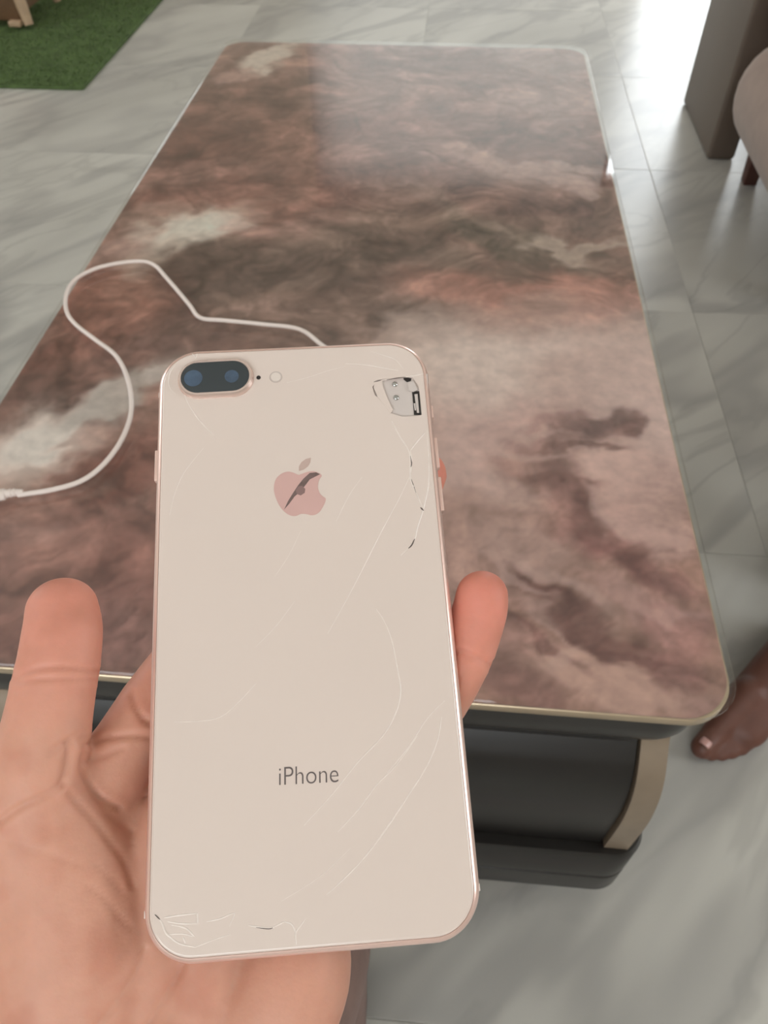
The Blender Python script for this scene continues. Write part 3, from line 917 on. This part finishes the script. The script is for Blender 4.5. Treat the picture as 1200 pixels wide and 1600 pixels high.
# side buttons and antenna bands
def edge_box(name, x0, x1, y0, y1, z0, z1, m, bev=0.0003):
    bm = bmesh.new()
    box(bm, x0, x1, y0, y1, z0, z1)
    bevel(bm, bev, 2)
    return pp(name, bm, m)
def ly(u, v):
    return ph(u, v, -0.0037)[1]
edge_box('mute_switch', PW - 0.0006, PW + 0.0004, ly(676, 655), ly(675, 636), -0.0050, -0.0025, pinkm)
edge_box('volume_button', PW - 0.0006, PW + 0.0007, ly(686, 733), ly(682, 686), -0.0050, -0.0025, pinkm)
edge_box('volume_button', PW - 0.0006, PW + 0.0007, ly(692, 800), ly(688, 747), -0.0050, -0.0025, pinkm)
edge_box('side_button', -0.0007, 0.0006, ly(245, 754), ly(246, 706), -0.0050, -0.0025, pinkm)
band = mat('pale_antenna_band', srgb(232, 218, 210), 0.5)
for x0, x1 in ((PW - 0.0012, PW + 0.00002), (-0.00002, 0.0012)):
    for y in (ly(748, 1385), PH - 0.0135):
        edge_box('antenna_band', x0, x1, y - 0.0008, y + 0.0008, -0.0052, -0.0022, band, 0.0001)
# cracks: fine ridges standing out of the rear glass
CRACKS = [
    ([(288, 612), (293, 628), (308, 652), (322, 668), (334, 680)], 1.0), ([(318, 700), (300, 722), (284, 745), (272, 775), (265, 805)], 0.45),
    ([(448, 598), (480, 590), (510, 580), (540, 572)], 0.5), ([(540, 568), (572, 570), (600, 575), (622, 579)], 0.7), ([(580, 549), (602, 556), (618, 562), (630, 576)], 0.6),
    ([(582, 597), (610, 592), (635, 589), (652, 586), (662, 584)], 0.9), ([(612, 658), (625, 682), (638, 703), (641, 720), (640, 748)], 1.2), ([(664, 676), (650, 692), (641, 704)], 1.1),
    ([(641, 704), (643, 720), (641, 745), (648, 765), (662, 796)], 1.3), ([(667, 672), (670, 720), (670, 755), (665, 780), (660, 800), (652, 825), (648, 842), (636, 858), (626, 868)], 1.0),
    ([(640, 745), (622, 782), (604, 815), (586, 850), (566, 890), (540, 940), (512, 990)], 0.6), ([(566, 745), (545, 775), (525, 815)], 0.35),
    ([(588, 952), (600, 970), (612, 1000), (620, 1040), (626, 1080), (618, 1115), (598, 1150), (560, 1190), (520, 1240), (475, 1290)], 0.9),
    ([(652, 1150), (620, 1195), (590, 1225), (560, 1265), (528, 1300)], 0.85), ([(690, 1120), (684, 1155), (668, 1195), (640, 1240), (600, 1300), (565, 1345), (525, 1385), (510, 1398)], 1.0),
    ([(695, 1095), (668, 1122), (640, 1165), (605, 1208)], 0.7), ([(548, 1325), (500, 1370), (440, 1408)], 0.4), ([(478, 1435), (470, 1446), (462, 1458), (463, 1476)], 1.0),
    ([(388, 1446), (420, 1450), (432, 1446), (444, 1440)], 1.2), ([(444, 1440), (456, 1444), (462, 1458)], 1.0), ([(242, 1430), (252, 1440), (258, 1455), (264, 1462), (280, 1474), (305, 1480)], 1.2),
    ([(256, 1434), (280, 1430), (308, 1427)], 1.0), ([(262, 1440), (285, 1443), (308, 1443)], 1.0), ([(308, 1427), (309, 1443)], 1.1), ([(268, 1445), (290, 1450), (304, 1463)], 1.1), ([(264, 1460), (284, 1459), (302, 1463)], 0.8),
    ([(286, 1464), (290, 1474)], 1.3), ([(323, 1440), (345, 1435), (366, 1427), (358, 1448)], 0.9), ([(305, 1480), (335, 1468), (360, 1460)], 0.6),
    ([(272, 1128), (310, 1127), (345, 1120), (375, 1095), (400, 1068)], 0.55), ([(400, 1010), (430, 980), (460, 940)], 0.4), ([(470, 830), (450, 870), (430, 900)], 0.3), ([(300, 552), (306, 560), (308, 552)], 0.8),
    ([(274, 570), (266, 582), (264, 602), (274, 616)], 0.7),
]
crackm = mat('crack_glint', srgb(234, 220, 211), 0.15, coat=0.4, var=0.05, scale=500)
for pts, wd in CRACKS:
    bm = bmesh.new()
    P = [Vector((*ph(u, v)[:2], 0.0)) for u, v in [tuple(p) for p in smooth_path(pts, 4)]]
    n = len(P)
    rad = [wd * 0.00024 * (0.35 + 0.65 * math.sin(math.pi * min(1, max(0, (i + 0.6) / (n + 0.2)))) ** 0.6) * (0.8 + 0.4 * noise.noise(P[i] * 900)) for i in range(n)]
    tube(bm, P, rad, n=6, flat=0.55)
    pp('crack', bm, crackm, sharp=80)
darkc = mat('open_crack', srgb(96, 82, 76), 0.6)
for pts, wd in [([(641, 712), (643, 724), (641, 733)], 1.0), ([(641, 745), (650, 770)], 0.8), ([(657, 793), (662, 798)], 1.2), ([(648, 842), (643, 852), (638, 857)], 1.2), ([(584, 597), (596, 594)], 0.8), ([(604, 593.5), (620, 591), (634, 589.5)], 0.9),
                ([(400, 1449), (420, 1451), (430, 1448)], 0.8), ([(242, 1429), (250, 1437)], 0.8)]:
    bm = bmesh.new()
    P = [Vector((*ph(u, v)[:2], 0.00006)) for u, v in [tuple(p) for p in smooth_path(pts, 4)]]
    n = len(P)
    tube(bm, P, [wd * 0.00017 * (0.3 + 0.7 * math.sin(math.pi * (i + 0.5) / n)) for i in range(n)], n=6, flat=0.6)
    pp('crack', bm, darkc, sharp=80)

# ------------------------------------------------------------------ the photographer: left hand under the phone, forearm, one leg
person = empty('person', (0.30, -0.30, 0), "person's left hand and forearm holding the phone, brown trouser leg below", 'person')
def hp(u, v, h, hw, ht):                    # pixel and height (mm) over the phone's back -> station in the world
    q = PO + PR @ ph(u, v, h / 1000)
    return (q[0], q[1], q[2], hw / 1000, ht / 1000)
PN = tuple(PR[:, 2])                        # the phone's normal
bm = bmesh.new()
# thumb
limb(bm, [hp(97, 952, 1, 9.2, 7.2), hp(98, 985, 1, 9.9, 7.8), hp(92, 1035, 0, 10.2, 8.4), hp(84, 1075, -1, 10.4, 8.8), hp(74, 1130, -3, 10.8, 9.6), hp(62, 1195, -6, 11.6, 11), hp(62, 1270, -11, 14, 12), hp(90, 1400, -19, 17, 15), hp(150, 1580, -26, 18, 16)], PN)
# thenar mound and web
limb(bm, [hp(66, 1260, -11, 13, 11), hp(110, 1370, -15, 18, 13), hp(120, 1500, -20, 22, 15), hp(130, 1680, -27, 24, 17)], PN)
limb(bm, [hp(92, 1262, -15, 9, 7), hp(150, 1262, -17, 9, 7), hp(200, 1300, -20, 10, 8)], PN)
# fingers
limb(bm, [hp(120, 1330, -20, 11, 10), hp(168, 1225, -18, 10.3, 9.8), hp(215, 1140, -17, 9.4, 9.0), hp(268, 1063, -18, 9.2, 8.8), hp(330, 985, -18.5, 8.4, 8.4), hp(400, 905, -18, 8.0, 7.6), hp(465, 835, -17, 7.2, 6.8)], PN)
limb(bm, [hp(250, 1330, -21, 11, 11), hp(330, 1210, -19, 9.8, 9.6), hp(440, 1080, -20, 9.4, 9), hp(540, 950, -19, 8.6, 8.4), hp(618, 825, -17, 8.0, 7.6), hp(660, 740, -14.8, 7.5, 6.6)], PN)
limb(bm, [hp(360, 1390, -21, 11, 11), hp(480, 1300, -20, 9.6, 9.4), hp(590, 1215, -19, 9.0, 8.8), hp(676, 1108, -16.5, 8.2, 8.0), hp(724, 1025, -12, 7.9, 7.6), hp(748, 960, -8, 7.6, 7.2), hp(753, 932, -6, 7.3, 6.9)], PN)
limb(bm, [hp(450, 1460, -21, 11, 11), hp(540, 1390, -19, 8.8, 8.6), hp(610, 1330, -18.5, 8, 7.8), hp(650, 1270, -17.5, 7.4, 7), hp(668, 1220, -16, 6.6, 6.2)], PN)
# palm
for (u0, v0), (u1, v1) in (((150, 1290), (170, 1720)), ((255, 1330), (230, 1740)), ((355, 1385), (300, 1740)), ((445, 1450), (370, 1730))):
    limb(bm, [hp(u0, v0, -22.5, 13, 12.5), hp((u0 + u1) / 2, (v0 + v1) / 2, -25, 15, 13.5), hp(u1, v1, -28, 16, 15)], PN)
limb(bm, [hp(470, 1440, -21, 12.5, 12), hp(455, 1520, -21, 15, 14), hp(420, 1600, -24, 16, 15), hp(360, 1740, -30, 17, 17)], PN)
# wrist and forearm
limb(bm, [hp(240, 1680, -28, 30, 18), hp(225, 1800, -33, 31, 20), hp(190, 2000, -42, 33, 23), hp(140, 2300, -60, 37, 29), hp(90, 2600, -80, 41, 35)], PN, n=28)
hand = fused(bm, 0.00085, 11)
nv = len(hand.vertices)
co_ = np.empty(nv * 3, np.float32); hand.vertices.foreach_get('co', co_); co_ = co_.reshape(-1, 3).astype(float)
no_ = np.empty(nv * 3, np.float32); hand.vertices.foreach_get('normal', no_); no_ = no_.reshape(-1, 3).astype(float)
px = project(co_)
facing = (no_ * (CP - co_)).sum(1) > 0
CREASES = [
    ([(22, 1058), (55, 1046), (90, 1041), (125, 1044), (156, 1050)], 0.75, 6), ([(24, 1066), (60, 1061), (110, 1060), (154, 1062)], 0.6, 5), ([(40, 1010), (80, 1003), (100, 1012)], 0.15, 9),
    ([(84, 1172), (104, 1160), (134, 1150)], 0.7, 7), ([(108, 1160), (106, 1190), (98, 1222)], 0.8, 8), ([(-10, 1290), (30, 1262), (70, 1244), (100, 1224)], 0.9, 7),
    ([(131, 1178), (128, 1200), (140, 1228), (156, 1246), (185, 1262)], 1.0, 6), ([(132, 1165), (165, 1153), (210, 1149), (236, 1152)], 0.8, 6), ([(136, 1187), (165, 1180), (190, 1168)], 0.5, 6),
    ([(206, 1085), (213, 1105), (224, 1122), (238, 1130)], 0.9, 7), ([(108, 1240), (140, 1275), (172, 1315), (196, 1350), (208, 1385)], 0.6, 7), ([(150, 1246), (180, 1282), (205, 1300)], 0.35, 6),
    ([(140, 1385), (165, 1405), (185, 1430), (205, 1450)], 0.25, 6), ([(150, 1350), (175, 1375), (200, 1400)], 0.2, 6),
    ([(150, 1610), (175, 1575), (205, 1535), (222, 1500), (226, 1485)], 0.7, 8), ([(226, 1610), (250, 1570), (270, 1535), (286, 1505)], 0.7, 7), ([(716, 1018), (742, 1027), (772, 1040)], 0.9, 7), ([(120, 1350), (60, 1330), (0, 1310)], 0.2, 10),
]
disp = np.zeros(nv)
for line, dep, wid in CREASES:
    L_ = np.array([p for p in smooth_path(line, 6)])
    dmin = np.full(nv, 1e9)
    for a, b in zip(L_, L_[1:]):
        ab = b - a
        t = np.clip(((px - a) @ ab) / (ab @ ab), 0, 1)
        dmin = np.minimum(dmin, np.hypot(*(px - (a + t[:, None] * ab)).T))
    wid = wid * 0.72
    disp += np.where(facing, -dep * 0.85 * np.exp(-(dmin / wid) ** 2) + 0.14 * dep * np.exp(-((dmin - 2.6 * wid) / (1.5 * wid)) ** 2), 0)
co_ += no_ * disp[:, None] / 1000
# nothing of the hand may stand inside the phone
lc = (co_ - PO) @ PR
inside = (lc[:, 0] > -0.0002) & (lc[:, 0] < PW + 0.0002) & (lc[:, 1] > -0.0002) & (lc[:, 1] < PH + 0.0002) & (lc[:, 2] > -PT - 0.0004)
lc[inside, 2] = -PT - 0.0004
co_ = lc @ PR.T + PO
hand.vertices.foreach_set('co', co_.astype(np.float32).ravel())
# skin colour: warmer and redder towards the fingertips, softly mottled
tips = [np.array(hp(752, 920, -5, 0, 0)[:3]), np.array(hp(655, 760, -15, 0, 0)[:3]), np.array(hp(98, 930, 2, 0, 0)[:3])]
k = np.zeros(nv)
for i, t in enumerate(tips):
    d = np.linalg.norm(co_ - t, axis=1)
    k = np.maximum(k, (0.9, 0.9, 0.6)[i] * np.clip(1 - d / 0.035, 0, 1) ** 0.7)
mott = np.array([noise.fractal(Vector(p) * 90, 1.0, 2.0, 3) for p in co_])
c0, c1, c2 = np.array(srgb(210, 155, 133)[:3]), np.array(srgb(220, 134, 117)[:3]), np.array(srgb(190, 124, 102)[:3])
colr = c0 * (1 - k[:, None]) + c1 * k[:, None]
mk = np.clip(mott * 0.6, -0.5, 0.5)[:, None]
colr = colr * (1 - np.maximum(mk, 0)) + c2 * np.maximum(mk, 0)
at = hand.color_attributes.new('Col', 'FLOAT_COLOR', 'POINT')
at.data.foreach_set('color', np.concatenate([colr, np.ones((nv, 1))], 1).astype(np.float32).ravel())
ho = keep(link('hand', hand, attr_mat('warm_skin', 0.5, sss=0.25, var=0.04, scale=120, bump=0.07, bscale=700, spec=0.3)), person)
ho['label'] = 'open left hand, thumb out, fingers under the phone'
# finger nails on the far side of thumb and fingers
def nail(name, c, along_, out, w, l, parent, m):
    c, al, ou = Vector(c), Vector(along_).normalized(), Vector(out).normalized()
    sd = al.cross(ou).normalized()
    bm = bmesh.new()
    grid = []
    for j in range(7):
        v = j / 6 - 0.5
        row = []
        for i in range(7):
            u = i / 6 - 0.5
            wd = w * (1 - 0.25 * max(0, abs(v) * 2 - 0.5))
            row.append(bm.verts.new(c + sd * (u * wd) + al * (v * l) + ou * (-0.45 * w * (2 * u) ** 2 * 0.5)))
        grid.append(row)
    for a, b in zip(grid, grid[1:]):
        for i in range(6):
            bm.faces.new((a[i], a[i + 1], b[i + 1], b[i]))
    ex_ = bmesh.ops.extrude_face_region(bm, geom=list(bm.faces))
    for v in ex_['geom']:
        if isinstance(v, bmesh.types.BMVert):
            v.co -= ou * 0.0006
    return frombm(name, bm, m, parent, True)
nailm = mat('pink_nail', srgb(222, 170, 156), 0.3, coat=0.3)
def nail_at(u, v, h, back, u2, v2, h2, w, l):
    c = np.array(hp(u, v, h, 0, 0)[:3]); c2 = np.array(hp(u2, v2, h2, 0, 0)[:3])
    al = c2 - c
    o_ = PR @ np.array(back, float)
    n_ = nail('fingernail', Vector(c), al, o_, w, l, None, nailm)
    keep(n_, person)
nail_at(97, 975, -6.3, (0, 0.12, -1), 97, 925, -5.9, 0.0125, 0.0125)
nail_at(762, 968, -13.5, (0.35, 0.1, -0.9), 772, 925, -11, 0.0095, 0.010)
# trouser leg below the wrist
brown = mat('brown_trouser_cloth', srgb(128, 102, 94), 0.9, var=0.1, scale=80, bump=0.4, bscale=900, sheen=0.1)
bm = bmesh.new()
def lg(u, v, z, r):
    p = onz(u, v, z)
    return (p[0], p[1], p[2], r, r)
A_, B_ = onz(478, 1470, 0.22), onz(488, 1660, 0.06)
kn = np.array([A_[0], A_[1] - 0.05, 0.36])
limb(bm, [(B_[0], B_[1], 0.055, 0.046, 0.046), (A_[0], A_[1], A_[2], 0.047, 0.05), (kn[0], kn[1], 0.35, 0.052, 0.055), (kn[0] - 0.06, kn[1] - 0.16, 0.41, 0.07, 0.07), (kn[0] - 0.10, kn[1] - 0.42, 0.43, 0.08, 0.08)], (0, 1, 0.2), n=24)
me = fused(bm, 0.005, 3)
keep(link('trouser_leg', me, brown), person)
bm = bmesh.new()
limb(bm, [(B_[0], B_[1] - 0.09, 0.035, 0.03, 0.033), (B_[0], B_[1] - 0.02, 0.035, 0.034, 0.032), (B_[0] + 0.0, B_[1] + 0.04, 0.026, 0.042, 0.024), (B_[0], B_[1] + 0.07, 0.02, 0.04, 0.018)], (0, 0, 1))
me = fused(bm, 0.004, 3)
keep(link('shoe', me, mat('brown_slipper', srgb(84, 66, 58), 0.7)), person)

# ------------------------------------------------------------------ barefoot person beside the table
sitter = empty('person', (0.80, 0.3, 0), 'bare brown foot and dark trouser leg on the tiles beside the table corner', 'person')
toe, heel = onz(1094, 1172, 0.016), onz(1208, 1030, 0.03)
fd = (heel - toe); fd[2] = 0; fl = np.linalg.norm(fd); fd /= fl
fs = np.array([fd[1], -fd[0], 0]) * 0.62    # towards the little toe
bm = bmesh.new()
def fp(t, s_, z, hw, hh):
    q = toe + fd * t + fs * s_
    return (q[0], q[1], z, hw, hh)
limb(bm, [fp(0.005, 0.0, 0.016, 0.0135, 0.0135), fp(0.025, 0.001, 0.018, 0.0145, 0.0145), fp(0.05, 0.003, 0.023, 0.018, 0.021), fp(0.09, 0.008, 0.033, 0.024, 0.03)], (0, 0, 1))
for i, (s_, t0) in enumerate(((0.021, 0.008), (0.036, 0.016), (0.049, 0.026), (0.060, 0.038))):
    limb(bm, [fp(t0, s_ * 0.92, 0.011, 0.0078 - 0.0006 * i, 0.0085), fp(t0 + 0.018, s_ * 0.95, 0.015, 0.0075, 0.009), fp(t0 + 0.045, s_ * 0.9, 0.02, 0.011, 0.016)], (0, 0, 1))
limb(bm, [fp(0.06, 0.022, 0.022, 0.034, 0.02), fp(0.11, 0.022, 0.034, 0.032, 0.03), fp(0.17, 0.02, 0.045, 0.03, 0.042), fp(0.215, 0.02, 0.036, 0.028, 0.034)], (0, 0, 1))
ank = toe + fd * 0.19 + fs * 0.02
L1, L2 = np.array([ank[0] + 0.05, ank[1] + 0.03, 0.17]), np.array([ank[0] + 0.12, ank[1] + 0.06, 0.44])
limb(bm, [(ank[0], ank[1], 0.05, 0.03, 0.034), (ank[0] * 0.6 + L1[0] * 0.4, ank[1] * 0.6 + L1[1] * 0.4, 0.10, 0.033, 0.036), (L1[0], L1[1], 0.17, 0.042, 0.046), (L1[0] * 0.5 + L2[0] * 0.5, L1[1] * 0.5 + L2[1] * 0.5, 0.29, 0.05, 0.054), (L2[0], L2[1], 0.42, 0.052, 0.055)], (1, 0, 0.1), n=24)
me = fused(bm, 0.0028, 4)
zz = np.empty(len(me.vertices) * 3, np.float32); me.vertices.foreach_get('co', zz); zz = zz.reshape(-1, 3)
zz[:, 2] = np.maximum(zz[:, 2], 0.0005)
me.vertices.foreach_set('co', zz.ravel())
keep(link('bare_leg', me, mat('deep_brown_skin', srgb(104, 66, 54), 0.5, var=0.08, scale=60, sss=0.05, bump=0.2, bscale=400)), sitter)
tn = toe + fd * 0.004
nail_o = nail('toenail', Vector((tn[0], tn[1], 0.0315)), Vector(-fd), Vector((-fd[0] * 0.3, -fd[1] * 0.3, 0.95)), 0.013, 0.010, None, mat('pale_toenail', srgb(196, 150, 142), 0.35, coat=0.3))
keep(nail_o, sitter)
clothm = mat('dark_trouser_cloth', srgb(52, 44, 40), 0.9, var=0.1, scale=80, bump=0.3, bscale=700)
def trouser(pts):
    bm = bmesh.new()
    limb(bm, pts, (1, 0, 0.1), n=24)
    keep(link('trouser_leg', fused(bm, 0.006, 3), clothm), sitter)
trouser([(L1[0], L1[1], 0.20, 0.058, 0.062), (L1[0] * 0.5 + L2[0] * 0.5, L1[1] * 0.5 + L2[1] * 0.5, 0.30, 0.062, 0.066), (L2[0], L2[1], 0.44, 0.068, 0.07), (L2[0] + 0.2, L2[1] + 0.06, 0.50, 0.078, 0.078), (L2[0] + 0.42, L2[1] + 0.1, 0.52, 0.085, 0.085)])
q = onz(1262, 880, 0.0)
trouser([(q[0], q[1], 0.062, 0.058, 0.06), (q[0] + 0.03, q[1] + 0.02, 0.2, 0.06, 0.062), (q[0] + 0.06, q[1] + 0.04, 0.44, 0.068, 0.07), (q[0] + 0.26, q[1] + 0.06, 0.50, 0.078, 0.078), (q[0] + 0.46, q[1] + 0.08, 0.52, 0.085, 0.085)])

# ------------------------------------------------------------------ dark console table and taupe armchair
A_, B_, C_ = onz(1065, 160, 0), onz(1105, 250, 0), onz(1151, 257, 0)
sx, sy0, sy1, st = 0.5 * (A_[0] + B_[0]), B_[1], A_[1], C_[0] - B_[0]
console = empty('console_table', (sx + 0.6, (sy0 + sy1) / 2, 0), 'dark brown console table on thick slab legs behind the armchair', 'console table')
leather = mat('dark_brown_veneer', srgb(100, 87, 77), 0.38, var=0.06, scale=6)
def spart(name, x0, x1, y0, y1, z0, z1, bv, m, parent):
    bm = bmesh.new()
    box(bm, x0, x1, y0, y1, z0, z1)
    bevel(bm, bv, 4)
    return keep(frombm(name, bm, m, None, True, 50), parent)
spart('slab_leg', sx, sx + st, sy0, sy1, 0.0, 0.70, 0.010, leather, console)
spart('slab_leg', sx + 1.15, sx + 1.15 + st, sy0, sy1, 0.0, 0.70, 0.010, leather, console)
spart('shelf', sx + st + 0.001, sx + 1.149, sy0 + 0.02, sy1 - 0.02, 0.34, 0.38, 0.006, leather, console)
spart('top_slab', sx - 0.005, sx + 1.155 + st, sy0 - 0.005, sy1 + 0.005, 0.701, 0.76, 0.010, leather, console)
lgp = onz(1168, 286, 0)
asl = onz(1148, 150, 0.21)[0] - lgp[0]          # how far the seat reaches past the leg
chair = empty('armchair', (lgp[0] + 0.35, lgp[1] - 0.1, 0), 'taupe upholstered armchair with rounded seat and short dark red wooden legs', 'armchair')
taupe = mat('taupe_velvet', srgb(158, 136, 124), 0.85, var=0.07, scale=30, bump=0.3, bscale=500, sheen=0.3)
redwood = mat('dark_red_wood', srgb(84, 52, 44), 0.45, var=0.12, scale=40)
ax, ay = lgp[0], lgp[1]
def pad(name, x0, x1, y0, y1, z0, z1, r, parent=chair, m=taupe):
    bm = bmesh.new()
    n = 8
    prof = [(r * (1 - math.sin(t)), z0 + (z1 - z0) / 2 - (z1 - z0) / 2 * math.cos(t)) for t in np.linspace(0.12, math.pi - 0.12, 12)]
    loft_rr(bm, x0, y0, x1, y1, r * 1.6, prof, n=n)
    return keep(frombm(name, bm, m, None, True, 60), parent)
for dx in (0.0, 0.60):
    for dy in (-0.52, 0.0):
        bm = bmesh.new()
        x, y = ax + dx, ay + dy
        loft_rr(bm, x - 0.018, y - 0.018, x + 0.022, y + 0.022, 0.006, [(0.006, 0.0), (0.005, 0.003), (0, 0.118)], n=3)
        keep(frombm('leg', bm, redwood, None, True, 40), chair)
pad('seat', ax + asl, ax + 0.66, ay - 0.58, ay + 0.05, 0.119, 0.31, 0.07)
pad('arm', ax + asl + 0.02, ax + 0.10, ay - 0.57, ay + 0.045, 0.312, 0.56, 0.05)
pad('arm', ax + 0.52, ax + 0.655, ay - 0.57, ay + 0.045, 0.312, 0.56, 0.05)
pad('seat_cushion', ax + 0.102, ax + 0.518, ay - 0.56, ay - 0.09, 0.312, 0.42, 0.04)
pad('backrest', ax + 0.102, ax + 0.518, ay - 0.088, ay + 0.045, 0.312, 0.78, 0.05)

# ------------------------------------------------------------------ artificial grass rug and the wooden stool on it
gc, gr = onz(122, 130, 0.02), onz(245, 0, 0.02)
gx1, gy0 = gc[0] + 0.01, gc[1]
rug = empty('artificial_grass_rug', (gx1 - 0.6, gy0 + 0.8, 0), 'green artificial grass rug on the tiled floor behind the table', 'rug')
bm = bmesh.new()
loft_rr(bm, gx1 - 1.3, gy0, gx1, gy0 + 1.9, 0.01, [(0, 0.0005), (0, 0.007), (0.002, 0.009)], n=3)
keep(frombm('mat_backing', bm, mat('green_mat', srgb(78, 98, 54), 0.9, var=0.25, scale=25, bump=0.8, bscale=220)), rug)
rnd = random.Random(3)
vs, fs_ = [], []
for i in range(42000):
    x, y = gx1 - 0.004 - rnd.random() * 1.29, gy0 + 0.004 + rnd.random() ** 1.3 * 1.88
    a = rnd.random() * 6.283
    w, l, hgt = 0.0022, 0.007 * rnd.random(), 0.004 + 0.003 * rnd.random()
    k = len(vs)
    vs += [(x - w * math.cos(a), y - w * math.sin(a), 0.0085), (x + w * math.cos(a), y + w * math.sin(a), 0.0085), (x + l * math.sin(a), y - l * math.cos(a), 0.0085 + hgt)]
    fs_.append((k, k + 1, k + 2))
me = bpy.data.meshes.new('grass_pile')
me.from_pydata(vs, [], fs_)
gp = keep(link('grass_pile', me, mat('grass_fibre', srgb(90, 112, 62), 0.8, var=0.25, scale=14), None, False), rug)
gp['kind'] = 'stuff'
ft, ft2 = onz(46, 40, 0.018), onz(27, 43, 0.018)
stool = empty('wooden_stool', (ft[0] - 0.12, ft[1] + 0.1, 0.0165), 'small pale wooden stool with splayed legs on the green rug', 'stool')
wood = mat('pale_wood', srgb(186, 158, 128), 0.55, var=0.1, scale=30)
dwood = mat('brown_wood', srgb(104, 76, 50), 0.6, var=0.1, scale=30)
orange = mat('orange_panel', srgb(206, 120, 62), 0.6)
for dx, dy, sxx, syy in ((0, 0, -1, 1), (-0.26, 0, 1, 1), (0, 0.26, -1, -1), (-0.26, 0.26, 1, -1)):
    bm = bmesh.new()
    x, y = ft[0] + dx, ft[1] + dy
    tube(bm, [(x, y, 0.0200), (x + 0.01 * sxx, y + 0.01 * syy, 0.07), (x + 0.045 * sxx, y + 0.045 * syy, 0.26)], [0.015, 0.019, 0.021], n=12)
    keep(frombm('leg', bm, wood, None, True, 50), stool)
spart('stretcher', ft[0] - 0.235, ft[0] - 0.025, ft[1] + 0.002, ft[1] + 0.03, 0.03, 0.10, 0.004, dwood, stool)
spart('stretcher', ft[0] - 0.034, ft[0] - 0.012, ft[1] + 0.04, ft[1] + 0.22, 0.05, 0.10, 0.004, dwood, stool)
bm = bmesh.new()
loft_rr(bm, ft[0] - 0.29, ft[1] - 0.03, ft[0] + 0.03, ft[1] + 0.29, 0.05, [(0.004, 0.262), (0, 0.268), (0, 0.288), (0.006, 0.294)], n=8)
keep(frombm('seat', bm, wood, None, True, 40), stool)
o = spart('side_panel', ft[0] - 0.20, ft[0] - 0.07, ft[1] + 0.016, ft[1] + 0.030, 0.102, 0.20, 0.004, orange, stool)
o['label'] = 'orange panel'

spart('runner', ft2[0] - 0.03, ft2[0] + 0.012, ft2[1] + 0.002, ft2[1] + 0.06, 0.0172, 0.034, 0.004, wood, stool)
